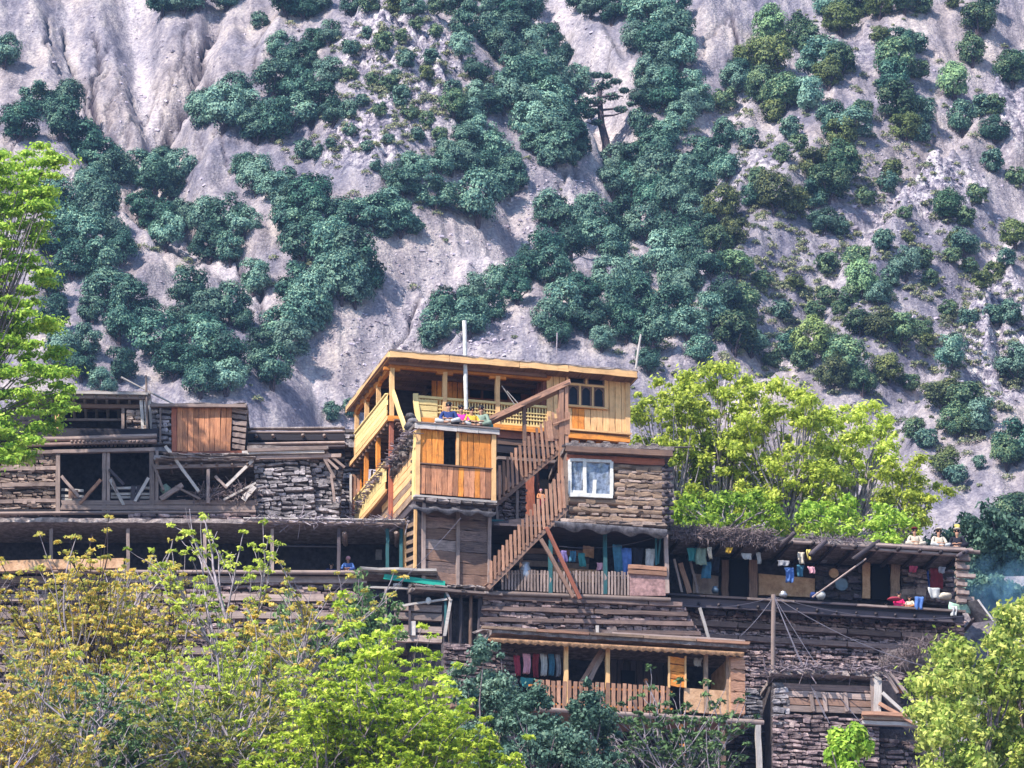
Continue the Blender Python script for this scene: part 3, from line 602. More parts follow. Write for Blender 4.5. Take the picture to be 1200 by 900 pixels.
# low scrub and loose rocks nobody could count
def scatter():
    Ms = []; n = 0
    beds = [(500, 320, 120, 60), (430, 420, 90, 60), (460, 110, 100, 95), (1085, 230, 90, 60), (1150, 400, 60, 90), (660, 130, 60, 110), (640, 240, 80, 40), (1000, 200, 180, 180), (150, 120, 160, 120), (560, 390, 60, 30)]
    for _ in range(2600):
        cx, cy, a, b = random.choice(beds); px, py = random.gauss(cx, a * .6), random.gauss(cy, b * .6)
        d = on_hill_fast(px, py)
        if d is None: continue
        s = abs(random.gauss(.08, .11)) + .06
        Ms.append(Matrix.Translation(d) @ Matrix.Rotation(random.uniform(0, 6), 4, 'Z') @ Matrix.Rotation(random.uniform(-.6, .6), 4, 'X') @ Matrix.Diagonal((s * random.uniform(.8, 1.8), s, s * random.uniform(.5, 1), 1)))
    tag(joined('loose_rocks', Ms, 'scree'), 'loose pale rocks strewn over the scree and gully beds', 'rocks')
    C = []; Nn = []
    regs = [(465, 110, 90, 90, 330), (1010, 260, 180, 220, 520), (900, 380, 110, 110, 300), (880, 200, 80, 120, 140), (1120, 420, 90, 120, 260), (300, 300, 250, 200, 60), (850, 350, 100, 100, 60), (420, 250, 90, 90, 30)]
    for cx, cy, a, b, n in regs:
        for _ in range(n):
            p = on_hill_fast(random.gauss(cx, a * .6), random.gauss(cy, b * .6))
            if p is None: continue
            rr = random.uniform(.15, .75); m = int(60 * rr / .3); d = rng.normal(size=(m, 3)); d /= np.linalg.norm(d, axis=1)[:, None]; d[:, 2] = abs(d[:, 2])
            C.append(np.array(p) + d * rr * rng.uniform(.5, 1, (m, 1)) * (1, 1, .8)); Nn.append(d + rng.normal(size=(m, 3)) * .5)
    tag(put('scrub', quads_mesh('scrub', np.concatenate(C), np.concatenate(Nn), .14, 'scrub'), Matrix()), 'low olive scrub dotted over the rocky ground', 'scrub', kind='stuff')
_g = {}
def on_hill_fast(px, py):
    return on_hill(px, py, 150)
scatter()

# ------------------------------------------------------------------ helpers for buildings
UVEC = Vector((1, 0, 0))
def scallop(fr, parent, mat, a, b, v, waves, drop, depth=1.2, amp=.10, top=.0, tilt=.35):
    """corrugated sheet edge seen from below: a wavy tin awning sloping down towards the viewer"""
    A, Bp = fr.P(*a, v), fr.P(*b, v); n = waves * 6; V = []; Fc = []
    for i in range(n + 1):
        t = i / n; p = A.lerp(Bp, t); w = amp * math.sin(t * waves * 2 * math.pi); lip = amp * .6 * abs(math.sin(t * waves * math.pi))
        V += [p + Vector((0, 0, w * .5 - drop - lip)), p + fr.V * depth + Vector((0, 0, tilt + w * .5)), p + Vector((0, 0, w * .5 - drop - lip + .02)) , p + fr.V * depth + Vector((0, 0, tilt + w * .5 + .02)), p + Vector((0, 0, top))+fr.V*.02, p + Vector((0, 0, top)) - fr.V * .01]
    for i in range(n):
        k = i * 6; q = k + 6
        Fc += [(k, k + 1, q + 1, q), (k + 2, q + 2, q + 3, k + 3), (k, q, q + 5, k + 5), (k + 2, k + 4, q + 4, q + 2)]
    return mesh('awning', V, Fc, mat, parent, True)
def cloth(fr, px, py, w, h, mat, label, v=0, cat='cloth', seed=0, name='hanging_cloth', parent=None, wav=.05, taper=0, sag=0):
    """a hanging piece of cloth w by h pixels, with folds and a thickness"""
    r = random.Random(seed + px * 31 + py); nx, nz = 7, 6; V = []; Fc = []; ph = r.uniform(0, 6)
    (u0, z1), (u1, z0) = fr.uz(px - w / 2, py - h / 2, v), fr.uz(px + w / 2, py + h / 2, v)
    for s in (0, 1):
        for j in range(nz + 1):
            for i in range(nx + 1):
                a, b = i / nx, j / nz; uu = u0 + (u1 - u0) * (.5 + (a - .5) * (1 - taper * b)) + .02 * math.sin(b * 5 + ph)
                zz = z1 + (z0 - z1) * b + (r.uniform(-.02, .02) if s == 0 else 0) - sag * math.sin(a * math.pi) * (1 - b)
                V.append(fr.p(uu, v + wav * math.sin(a * 11 + ph + b) * (.4 + b) - s * .012, zz))
    st = (nx + 1) * (nz + 1)
    for j in range(nz):
        for i in range(nx):
            a = j * (nx + 1) + i; Fc.append((a, a + 1, a + nx + 2, a + nx + 1)); Fc.append((st + a, st + a + nx + 1, st + a + nx + 2, st + a + 1))
    rim = [i for i in range(nx)] + [nx + j * (nx + 1) for j in range(nz)] + [nz * (nx + 1) + nx - i for i in range(nx)] + [(nz - j) * (nx + 1) for j in range(nz)]
    for i, a in enumerate(rim):
        b = rim[(i + 1) % len(rim)]; Fc.append((a, st + a, st + b, b))
    o = mesh(name, V, Fc, mat, parent, True)
    return tag(o, label, cat, 'washing hung out on the houses') if parent is None else o
def blob(name, c, rx, ry, rz, mat, label=None, cat=None, parent=None, seed=1, amp=.12, group=None):
    r = random.Random(seed); V = []; Fc = []; nu, nv = 10, 7; ph = [r.uniform(0, 6) for _ in range(3)]
    for j in range(1, nv):
        for i in range(nu):
            a = 2 * math.pi * i / nu; b = math.pi * j / nv; d = Vector((math.cos(a) * math.sin(b), math.sin(a) * math.sin(b), math.cos(b)))
            s = 1 + amp * (math.sin(a * 2 + ph[0]) * math.sin(b * 3 + ph[1]) + .5 * math.sin(a * 5 + ph[2]))
            V.append(c + Vector((d.x * rx * s, d.y * ry * s, d.z * rz * s)))
    V += [c + Vector((0, 0, rz)), c - Vector((0, 0, rz))]; T, Bt = len(V) - 2, len(V) - 1
    for i in range(nu):
        k = (i + 1) % nu; Fc.append((T, i, k)); Fc.append((Bt, (nv - 2) * nu + k, (nv - 2) * nu + i))
        for j in range(nv - 2): Fc.append((j * nu + i, (j + 1) * nu + i, (j + 1) * nu + k, j * nu + k))
    o = mesh(name, V, Fc, mat, parent, True)
    return tag(o, label, cat, group) if cat else o
def disc(fr, px, py, r, mat, v, label, cat='tray', name='metal_tray'):
    """a round dished tray leaning on a wall"""
    c = fr.P(px, py, v); V = []; Fc = []; rings = [(1, 0), (.97, -.05), (.86, -.03), (.4, -.015)]; n = 20
    for q, d in rings:
        for i in range(n): a = 2 * math.pi * i / n; V.append(c + fr.U * (math.cos(a) * r * q) + Vector((0, 0, math.sin(a) * r * q)) + fr.V * d)
    for k in range(3):
        for i in range(n): Fc.append((k * n + i, k * n + (i + 1) % n, (k + 1) * n + (i + 1) % n, (k + 1) * n + i))
    Fc.append(tuple(range(3 * n, 4 * n))); Fc.append(tuple(range(n)))
    return tag(mesh(name, V, Fc, mat), label, cat)
def pot(name, base, r, h, mat, label, cat='pot', parent=None):
    V = []; Fc = []; n = 14; prof = [(.0, 0), (.7, 0), (1, .35), (.95, .65), (.6, .88), (.72, 1), (.6, .98), (.5, .85)]
    for q, z in prof:
        for i in range(n): a = 2 * math.pi * i / n; V.append(base + Vector((math.cos(a) * r * q, math.sin(a) * r * q, z * h)))
    for k in range(len(prof) - 1):
        for i in range(n): Fc.append((k * n + i, k * n + (i + 1) % n, (k + 1) * n + (i + 1) % n, (k + 1) * n + i))
    o = mesh(name, V, Fc, mat, parent, True)
    return tag(o, label, cat) if cat and parent is None else o
def sticks(name, fr, pts, n, ln, rad, mat, parent=None, spread=(.3, .3, .1), flat=True, label=None, cat=None, kind='stuff', up=0):
    """a heap of twigs: thin bent rods around a line of places"""
    paths = []
    for _ in range(n):
        q = random.random() * (len(pts) - 1); i = min(int(q), len(pts) - 2); c = pts[i].lerp(pts[i + 1], q - i)
        c = c + fr.U * random.gauss(0, spread[0]) + fr.V * random.uniform(-spread[1], spread[1]) + Vector((0, 0, random.uniform(-spread[2], spread[2])))
        d = fr.U * random.gauss(0, 1) + fr.V * random.gauss(0, .6) + Vector((0, 0, random.gauss(up, .25 if flat else .8)))
        d = d.normalized() * ln * random.uniform(.5, 1.3); m = Vector((random.uniform(-1, 1), random.uniform(-1, 1), random.uniform(-1, 1))) * ln * .09
        paths.append(([tuple(c - d / 2), tuple(c + m), tuple(c + d / 2)], [rad * .9, rad, rad * .5]))
    V, Fc = rod_mesh(paths, 3); o = mesh(name, V, Fc, mat, parent, kind=kind)
    return tag(o, label, cat) if cat else o
def window(fr, parent, mat, tl, tr, br, bl, v, cols, rows, fw=.07, glass='glass_dark', name='window', arch=False):
    f = Bm(fr, name, parent, mat, lerp(tl, bl, 0), lerp(tr, br, 0), fw, .09, v)
    Bm(fr, 'sill', f, mat, bl, br, fw * 1.2, .14, v)
    for i in range(cols + 1): t = i / cols; Bm(fr, 'mullion', f, mat, lerp(bl, br, t), lerp(tl, tr, t), fw * (1 if 0 < i < cols else 1.1), .08, v - .004)
    for q in rows: Bm(fr, 'transom', f, mat, lerp(tl, bl, q), lerp(tr, br, q), fw, .075, v + .003)
    prism(fr, 'pane', f, glass, [tl, tr, br, bl], v + .025, v + .035)
    return f
def door(fr, parent, tl, tr, br, bl, v, frame_mat, void=True, fw=.12):
    d = Bm(fr, 'door', parent, 'opening_shade', lerp(tl, tr, .5), lerp(bl, br, .5), (fr.P(*tr, v) - fr.P(*tl, v)).length, .05, v + .1, kind='box')
    Bm(fr, 'door_frame', d, frame_mat, bl, tl, fw, .14, v - .03); Bm(fr, 'door_frame', d, frame_mat, br, tr, fw, .14, v - .03); Bm(fr, 'lintel', d, frame_mat, tl, tr, fw, .15, v - .04)
    return d
def pickets(fr, parent, mat, a, b, ta, tb, n, v, w, th=.03, v2=None, name='picket', point=False, jit=.7):
    v2 = v if v2 is None else v2
    for i in range(n):
        t = (i + .5) / n; vv = v + (v2 - v) * t; j = random.uniform(-jit, jit)
        p, q = lerp(a, b, t), lerp(ta, tb, t); Bm(fr, name, parent, mat, p, (q[0] + random.uniform(-.4, .4), q[1] + j), w, th, vv)
def house(fr, name, label, cat='house'):
    return thing(name, label, cat, fr.o, fr.deg)

# ------------------------------------------------------------------ the new timber house on top (roof, balcony, panelled room)
M = Frame(459, 463, -1, 15)
H = house(M, 'timber_house', 'new orange timber house with wide flat roof and latticed balcony crowning the village')
uf, zf = M.uz(457, 414, -.8); ur, zr = M.uz(747, 437, -.8); zt = zf + .12
u641 = M.uz(641, 470, 0)[0]; u735 = M.uz(735, 470, 0)[0]
zb = M.uz(490, 491, 0)[1]                                   # balcony floor level
roof = box(M, 'roof', H, 'wood_dark', uf + .05, ur - .05, -.74, 6.6, zf - .08, zt - .02)
rough_slab(M, 'roof_cover', roof, 'mud_roof', uf - .02, ur + .04, -.82, 6.7, zt - .015, zt + .05, .02, .3)
q = 0
while q < 1:                                                # front fascia boards, butt jointed
    q2 = min(1, q + random.uniform(.18, .3)); q2 = 1 if q2 > .9 else q2
    W('fascia_board', roof, 'wood_fascia', M.p(uf + (ur - uf) * q + .01, -.79, zf), M.p(uf + (ur - uf) * q2 - .01, -.79, zf), .27, .04, M.V); q = q2
W('fascia_board', roof, 'wood_fascia', M.p(uf, -.75, zf), M.p(uf, 6.65, zf), .27, .04, M.U)
W('fascia_board', roof, 'wood_fascia', M.p(ur, -.75, zf), M.p(ur, 6.65, zf), .27, .04, M.U)
for i in range(22):                                         # soffit boards run back under the roof
    u = uf + .15 + (ur - uf - .3) * i / 21
    W('soffit_board', roof, 'wood_brown', M.p(u, -.7, zf - .11), M.p(u, 6.4, zf - .11), .03, (ur - uf) / 23, M.U)
for i in range(9): W('joist', roof, 'wood_brown', M.p(uf + .1, -.2 + i * .75, zf - .18), M.p(u641 - .05, -.2 + i * .75, zf - .18), .12, .1, M.V)
bz = M.uz(500, 432, 0)[1]
W('beam', H, 'wood_orange', M.p(-.1, 0, bz), M.p(u641 + .1, 0, bz), .2, .16, M.V)
W('beam', H, 'wood_orange', M.p(0, .05, bz - .01), M.p(0, 6, bz - .01), .2, .16, M.U)
for px in (459, 521, 583):
    u = M.uz(px, 450, 0)[0]
    W('post', H, 'wood_fascia', M.p(u, 0, zb), M.p(u, 0, bz - .1), .17, .17, M.V)
    W('bracket', H, 'wood_orange', M.p(u - .33, 0, bz - .14), M.p(u + .33, 0, bz - .14), .12, .15, M.V)
for v in (2.2, 4.2, 5.9):
    W('post', H, 'wood_fascia', M.p(0, v, zb), M.p(0, v, bz - .1), .16, .16, M.V)
    W('bracket', H, 'wood_orange', M.p(0, v - .3, bz - .14), M.p(0, v + .3, bz - .14), .11, .14, M.U)
# balcony floor
box(M, 'floor', H, 'wood_brown', -.12, u735 + .02, -.1, 6.3, zb - .2, zb)
W('floor_beam', H, 'wood_orange', M.p(-.15, -.14, zb - .1), M.p(u641, -.14, zb - .1), .22, .08, M.V)
W('floor_beam', H, 'wood_fascia', M.p(-.17, -.1, zb - .1), M.p(-.17, 6.3, zb - .1), .16, .08, M.U)
W('floor_beam', H, 'wood_orange', M.p(u641 + .75, -.16, zb - .22), M.p(u735 + .05, -.16, zb - .22), .22, .14, M.V)
W('floor_beam', H, 'wood_fascia', M.p(u641 + .6, -.2, zb + .0), M.p(u735 + .08, -.2, zb + .0), .07, .18, M.V)
# back wall of the balcony with the red framed windows
bv = 2.3
planks(M, 'wall_plank', H, 'wood_orange', (506, 434), (548, 438), (548, 500), (506, 496), 7, bv - .9)
planks(M, 'wall_plank', H, 'wood_red', (612, 442), (650, 446), (650, 505), (612, 502), 7, bv)
planks(M, 'wall_plank', H, 'wood_red', (548, 470), (612, 474), (612, 502), (548, 500), 9, bv)
planks(M, 'wall_plank', H, 'wood_red', (548, 432), (612, 438), (612, 445), (548, 441), 9, bv)
window(M, H, 'wood_red', (549, 443), (612, 447), (612, 472), (549, 468), bv - .05, 4, (0.0, .38), .09, name='window')
box(M, 'wall', H, 'wood_dark', .3, u735 - .05, bv + .9, bv + 1.0, zb, zf - .1)
box(M, 'wall', H, 'wood_brown', M.uz(500, 450, bv)[0] - .05, M.uz(500, 450, bv)[0], bv - .02, 6.2, zb, zf - .15)
for i in range(11): W('wall_plank', H, 'wood_red', M.p(.4 + i * .2, 6.0, zb), M.p(.4 + i * .2, 6.0, zf - .1), .19, .04, M.U)
for i in range(9): W('wall_plank', H, 'wood_red', M.p(u641 - .03, .12 + i * .245, zb), M.p(u641 - .03, .12 + i * .245, zf - .1), .235, .04, M.V)
W('bracket', H, 'wood_brown', M.p(M.uz(500, 450, bv)[0] - .5, bv - .3, zb + 1.3), M.p(M.uz(500, 450, bv)[0], bv - .1, zb + 1.9), .14, .14)
# panelled room
rt, rb = 0.0, 0.0
def zpx(py, px=688): return M.uz(px, py, 0)[1]
N_ = 13; wz0, wz1 = zpx(478), zpx(438); wu0, wu1 = M.uz(664, 460)[0], M.uz(709, 460)[0]
for i in range(N_):
    u0 = u641 + (u735 - u641) * i / N_; u1 = u641 + (u735 - u641) * (i + 1) / N_; uc = (u0 + u1) / 2; w = (u1 - u0) * .93; z0 = zb - .08; z1 = zf - .12
    mt = 'wood_fascia' if i < 3 or i in (9, 12) else random.choice(['wood_orange', 'wood_fascia', 'wood_fascia'])
    if wu0 - .02 < uc < wu1 + .02:
        W('wall_plank', H, mt, M.p(uc, 0, z0), M.p(uc, 0, wz0 - .06), w, .05, M.V); W('wall_plank', H, 'wood_orange', M.p(uc, 0, wz1 + .05), M.p(uc, 0, z1), w, .05, M.V)
    else: W('wall_plank', H, mt, M.p(uc, random.uniform(-.008, .008), z0), M.p(uc, 0, z1), w, .05, M.V)
box(M, 'wall', H, 'wood_brown', u735 - .06, u735 + .0, .05, 6, zb - .1, zf - .1)
W('corner_board', H, 'wood_fascia', M.p(u735, -.03, zb - .1), M.p(u735, -.03, zf - .12), .2, .08, M.V)
W('corner_board', H, 'wood_fascia', M.p(u641 + .06, -.04, zb - .1), M.p(u641 + .06, -.04, zf - .12), .16, .07, M.V)
fo = thing  # noqa
ww = wu1 - wu0; wh = wz1 - wz0
win = W('window', H, 'wood_fascia', M.p(wu0 - .06, -.05, wz1), M.p(wu1 + .06, -.05, wz1), .09, .1, M.V)
W('sill', win, 'wood_fascia', M.p(wu0 - .1, -.07, wz0), M.p(wu1 + .1, -.07, wz0), .08, .16, M.V)
zm = wz1 - wh * .36; W('transom', win, 'wood_fascia', M.p(wu0, -.05, zm), M.p(wu1, -.05, zm), .08, .09, M.V)
for t in (0, 1): W('frame', win, 'wood_fascia', M.p(wu0 + ww * t, -.05, wz0), M.p(wu0 + ww * t, -.05, wz1), .08, .1, M.V)
for t in (1 / 3, 2 / 3): W('mullion', win, 'wood_fascia', M.p(wu0 + ww * t, -.052, wz0), M.p(wu0 + ww * t, -.052, zm), .07, .09, M.V)
W('mullion', win, 'wood_fascia', M.p(wu0 + ww * .5, -.052, zm), M.p(wu0 + ww * .5, -.052, wz1), .07, .09, M.V)
def casement(u0, u1, z0, z1):                                # dark sash with cut corners
    c = .08; e = .05
    for a, b in (((u0, z0), (u0, z1)), ((u1, z0), (u1, z1)), ((u0, z0), (u1, z0)), ((u0, z1), (u1, z1)), ((u0, z1 - .16), (u0 + .14, z1)), ((u1 - .14, z1), (u1, z1 - .16))):
        W('sash', win, 'wood_brown', M.p(a[0], -.025, a[1]), M.p(b[0], -.025, b[1]), e, .05, M.V)
    box(M, 'pane', win, 'glass_dark', u0, u1, .0, .01, z0, z1)
for i in range(3): casement(wu0 + ww * i / 3 + .07, wu0 + ww * (i + 1) / 3 - .07, wz0 + .06, zm - .06)
for i in range(2): casement(wu0 + ww * i / 2 + .07, wu0 + ww * (i + 1) / 2 - .07, zm + .06, wz1 - .06)
box(M, 'room_back', H, 'shade_wall', u641 + .1, u735 - .1, .9, 1.0, zb, zf - .2)
# lattice rail
g0 = M.uz(490, 477)[0]; zr0, zr1 = zb + .02, M.uz(490, 465)[1]
rail = W('balcony_rail', H, 'wood_yellow', M.p(g0, 0, zr1), M.p(u641, 0, zr1), .1, .12, M.V)
W('rail_board', rail, 'wood_yellow', M.p(g0, 0, zr0 + .06), M.p(u641, 0, zr0 + .06), .1, .08, M.V)
W('rail_board', rail, 'wood_yellow', M.p(g0, -.01, zr0 + .3), M.p(u641, -.01, zr0 + .3), .04, .03, M.V)
W('rail_board', rail, 'wood_yellow', M.p(g0, -.01, zr1 - .3), M.p(u641, -.01, zr1 - .3), .04, .03, M.V)
W('rail_board', rail, 'wood_yellow', M.p(g0, -.01, (zr0 + zr1) / 2), M.p(u641, -.01, (zr0 + zr1) / 2), .04, .03, M.V)
for i in range(44): u = g0 + (u641 - g0) * (i + .5) / 44; W('slat', rail, 'wood_yellow', M.p(u, .02, zr0), M.p(u, .02, zr1), .055, .025, M.V)
for i in range(3): W('rail_board', rail, 'wood_yellow', M.p(g0, -.03, zr0 + .2 + i * .24), M.p(g0 + .75, -.03, zr0 + .2 + i * .24), .2, .03, M.V)
W('post', rail, 'wood_yellow', M.p(g0 - .05, -.25, zr0 - .25), M.p(g0 - .1, .05, zr1 + .12), .2, .07, M.V)
# side rails on two levels (yellow boards seen along the side)
def side_rail(v0, v1, z0, z1, u=-.19):
    r_ = W('balcony_rail', H, 'wood_yellow', M.p(u, v0, z1), M.p(u, v1, z1), .07, .14, M.U)
    for k in range(4): zz = z0 + (z1 - z0) * (k + .5) / 4; W('rail_board', r_, 'wood_yellow', M.p(u, v0, zz), M.p(u, v1, zz), (z1 - z0) / 4 * .96, .05, M.U)
    return r_
side_rail(-.05, 5.2, zb + .0, zr1)
zs0, zs1 = M.uz(456, 572)[1], M.uz(456, 541)[1]
side_rail(.1, 5.2, zs0, zs1)
box(M, 'floor', H, 'wood_brown', -.1, 3.2, .3, 6.3, zs0 - .15, zs0)
W('floor_beam', H, 'wood_fascia', M.p(-.17, .1, zs0 - .1), M.p(-.17, 6.2, zs0 - .1), .14, .1, M.U)
for v in (0.05, 2.2, 4.2):
    W('post', H, 'wood_red' if v < 1 else 'wood_orange', M.p(0, v, zs0 - 1.5 if v < 1 else zs0), M.p(0, v, zb - .2), .16, .16, M.V)
for i in range(12): W('joist', H, 'wood_brown', M.p(-.15, .2 + i * .5, zb - .28), M.p(2.6, .2 + i * .5, zb - .28), .12, .1, M.V)
for i in range(10): W('wall_plank', H, 'wood_orange', M.p(.25 + i * .22, 6.1, zs0), M.p(.25 + i * .22, 6.1, zb - .3), .2, .04, M.U)
for i in range(4): W('rail_board', H, 'wood_orange', M.p(.1, 3.3, zs0 + .1 + i * .2), M.p(.9, 3.3, zs0 + .1 + i * .2), .18, .04)
box(M, 'wall', H, 'shade_wall', 1.6, 1.7, -.1, 6, zs0, zb - .3)
# pale board rail of the little stair from balcony down to the terrace
W('stair_board', H, 'wood_yellow', M.p(.02, -.15, zr1 + .05), M.p(.1, -1.9, zr1 - 2.0), .26, .07, M.U)
W('stair_board', H, 'wood_brown', M.p(.6, -.15, zb - .05), M.p(.5, -1.7, zb - 1.15), .24, .06, M.U)
for i in range(5): W('step', H, 'wood_brown', M.p(.05, -.2 - i * .32, zb - .2 - i * .23), M.p(.6, -.2 - i * .32, zb - .2 - i * .23), .05, .25, M.V)

# second storey front behind the stairs
zs = M.uz(600, 505)[1]
for k, (py, mt, th) in enumerate(((509, 'wood_red', .3), (518, 'wood_brown', .22), (527, 'wood_shade', .3), (537, 'wood_weathered', .12))):
    Bm(M, 'beam', H, mt, (582, py), (662, py + 5), th, .2, .1 + .03 * k)  # third, near-black piece stands for the dark window band
planks(M, 'wall_plank', H, 'wood_brown', (582, 540), (662, 545), (662, 600), (582, 597), 12, .5, mats=['wood_brown', 'wood_dark', 'wood_red'])
Bm(M, 'wall_panel', H, 'wood_red', (620, 558), (620, 604), .42, .06, .35)
Bm(M, 'door', H, 'opening_shade', (643, 550), (643, 600), .75, .05, .42, kind='box')  # near-black panel paints the dark of the opening
planks(M, 'wall_plank', H, 'wood_red', (662, 506), (734, 511), (734, 533), (662, 529), 12, .2, mats=['wood_red', 'wood_brown', 'wood_orange'])
box(M, 'wall', H, 'wood_shade', .9, u735, .6, 6, zs - 4, zs + .3)

# ------------------------------------------------------------------ boarded room that juts out in front, its roof a terrace
xv = -3.5
X = house(M, 'boarded_room', 'orange boarded room jutting out below the balcony with people sitting on its roof')
xu0 = M.uz(488, 540, xv)[0]; xu1 = M.uz(580, 540, xv)[0]; xzt = M.uz(490, 497, xv)[1]; xzb = M.uz(490, 582, xv)[1]
terr = rough_slab(M, 'terrace_roof', X, 'mud_roof', xu0 - .1, xu1 + .12, xv - .15, .2, xzt - .12, xzt, .02, .3)
for i in range(4): a = xu0 - .12 + (xu1 - xu0 + .24) * i / 4; W('edge_board', terr, 'wood_pale', M.p(a + .01, xv - .17, xzt - .12), M.p(a + (xu1 - xu0 + .24) / 4, xv - .17, xzt - .12), .2, .05, M.V)
W('edge_board', terr, 'wood_weathered', M.p(xu0 - .1, xv - .17, xzt + .01), M.p(xu1 + .14, xv - .19, xzt + .01), .05, .12, M.V)
rows = [(M.uz(534, 511, xv)[1], M.uz(534, 546, xv)[1], 'wood_orange', 12), (M.uz(534, 548, xv)[1], M.uz(534, 582, xv)[1], 'wood_panel', 13)]
ou0, ou1 = M.uz(523, 530, xv)[0], M.uz(534, 530, xv)[0]
rows[0] = (xzt - .2, rows[0][1], 'wood_orange', 12)
for zt_, zb_, mt, n in rows:
    for i in range(n):
        a = xu0 + .14 + (xu1 - xu0 - .3) * i / n; b = xu0 + .14 + (xu1 - xu0 - .3) * (i + 1) / n; c = (a + b) / 2
        if mt == 'wood_orange' and ou0 < c < ou1: continue
        W('wall_plank', X, mt if random.random() < .8 else 'wood_orange', M.p(c, xv + random.uniform(-.01, .01), zb_ + .02), M.p(c, xv, zt_), (b - a) * .93, .05, M.V)
for u in (xu0 + .04, xu1 - .06): W('corner_post', X, 'wood_fascia', M.p(u, xv - .01, xzb - .05), M.p(u, xv - .01, xzt - .2), .17, .15, M.V)
W('window_frame', X, 'wood_fascia', M.p(ou1 + .06, xv - .02, rows[0][1]), M.p(ou1 + .06, xv - .02, xzt - .2), .1, .12, M.V)
W('sill', X, 'wood_brown', M.p(xu0 + .1, xv - .04, rows[0][1] - .02), M.p(xu1 - .1, xv - .04, rows[0][1] - .02), .05, .1, M.V)
box(M, 'room_back', X, 'shade_wall', xu0 + .15, xu1 - .1, xv + .9, xv + 1, xzb, xzt - .2)
# long side of the room, boards lying level, under a ragged roof edge of sticks and mud
ztop = lambda v: xzt - .28 - max(0, v + 3.3) * .10
nb = 9
for k in range(nb):
    z0 = xzb + (ztop(-3.4) - xzb) * (k + .5) / nb; vmax = min(5.0, 4.4 - k * .85)
    W('side_plank', X, random.choice(['wood_log', 'wood_fascia', 'wood_fascia']), M.p(xu0 - .02, xv + .12, z0), M.p(xu0 - .02, vmax, z0), (ztop(-3.4) - xzb) / nb * .92, .06, M.U)
W('corner_post', X, 'wood_yellow', M.p(xu0 - .05, xv + .16, xzb - .05), M.p(xu0 - .05, xv + .16, xzt - .25), .1, .3, M.V)
for k in range(6): zz = xzb + .25 + k * .42; W('peg', X, 'wood_dark', M.p(xu0 - .12, xv + .42, zz), M.p(xu0 + .1, xv + .42, zz), .1, .1, M.V)
zend = M.uz(428, 598, 4.6)[1]
for i in range(15):
    v = xv + .3 + i * .55; zz = xzt - .40 + (zend - xzt + .40) * (v - xv) / (4.6 - xv) + random.uniform(-.05, .05)
    W('roof_pole', terr, random.choice(['wood_dark', 'wood_weathered', 'wood_brown']), M.p(xu0 - .42, v, zz), M.p(xu0 + .5, v + random.uniform(-.1, .1), zz + .05), .17, .17, M.V, 'log')
sticks('brushwood', M, [M.p(xu0 - .1, xv, xzt - .3), M.p(xu0 - .2, 4.8, zend)], 260, .8, .025, 'bark', terr, (.08, .3, .14))
stones_side = []
for i in range(150):
    v = random.uniform(xv + .2, 5.3); t = (v - xv) / 8.8; s = random.uniform(.12, .26)
    stones_side.append(Matrix.Translation(M.p(xu0 - .08 + random.uniform(-.12, .1), v, xzt - .55 + (zend - xzt + .45) * t + random.uniform(-.3, .15))) @ Matrix.Rotation(random.uniform(-1, 1), 4, 'X') @ Matrix.Diagonal((s, s * 1.4, s * .7, 1)))
joined('packed_stones', stones_side, 'mud_roof', X)
# base slab, tin awning and log storey beneath
for i in range(7): a = xu0 - .15 + (xu1 - xu0 + .2) * i / 7; W('slab_stone', X, 'mud_roof', M.p(a, xv - .12, xzb - .14), M.p(a + .42, xv - .12, xzb - .15), .15, .4, M.V, 'stone')
W('floor_beam', X, 'wood_pale', M.p(xu0 - .12, xv - .1, xzb - .02), M.p(xu1 + .05, xv - .1, xzb - .02), .08, .2, M.V)
box(M, 'floor', X, 'wood_dark', xu0, xu1, xv + .05, 0, xzb - .3, xzb)
scallop(M, X, 'sheet_metal', (484, 596), (581, 602), xv - .75, 4, .04, .7, .14, .06, .3)
lz0, lz1 = M.uz(535, 686, xv + .2)[1], M.uz(535, 596, xv + .2)[1]
LS = house(M, 'log_store', 'dark log walled lower room under the scalloped tin awning')
for col in ((497, 535), (537, 572)):
    k = 7; ua, ub = M.uz(col[0], 640, xv + .2)[0], M.uz(col[1], 640, xv + .2)[0]
    for i in range(k): zz = lz0 + (lz1 - lz0) * (i + .5) / k; W('wall_log', LS, random.choice(['wood_log_dark', 'wood_log_dark', 'wood_weathered', 'wood_brown']), M.p(ua, xv + .2, zz), M.p(ub, xv + .2, zz), (lz1 - lz0) / k * .97, .22, M.V)
for px in (496, 536, 573): u = M.uz(px, 640, xv + .1)[0]; W('post', LS, 'wood_weathered', M.p(u, xv + .06, lz0 - .1), M.p(u, xv + .06, lz1 + .05), .13, .14, M.V)
for i in range(8):
    W('side_plank', LS, 'wood_log', M.p(xu0 + .1, xv + .5, lz0 + .1 + i * .33), M.p(xu0 + .1, xv + 2.3, lz0 + .42 + i * .33), .16, .06, M.U)
W('post', LS, 'wood_fascia', M.p(xu0 + .08, xv + .45, lz0), M.p(xu0 + .08, xv + .45, lz1), .1, .14, M.V); W('post', LS, 'wood_fascia', M.p(xu0 + .05, xv + 2.0, lz0), M.p(xu0 + .05, xv + 2.0, lz1), .1, .14, M.V)
box(M, 'wall', LS, 'shade_wall', xu0 + .16, xu1 - .05, xv + .35, 0, lz0, lz1)
stones(M, LS, (480, 684), (576, 690), (576, 699), (480, 693), .15, xv - .1, 'mud_roof', single=True, dp=.6)
W('floor_beam', LS, 'wood_weathered', M.p(xu0 - .1, xv - .25, lz0 - .38), M.p(xu1 + .2, xv - .25, lz0 - .38), .1, .3, M.V)
pz0 = M.uz(540, 752, xv)[1]
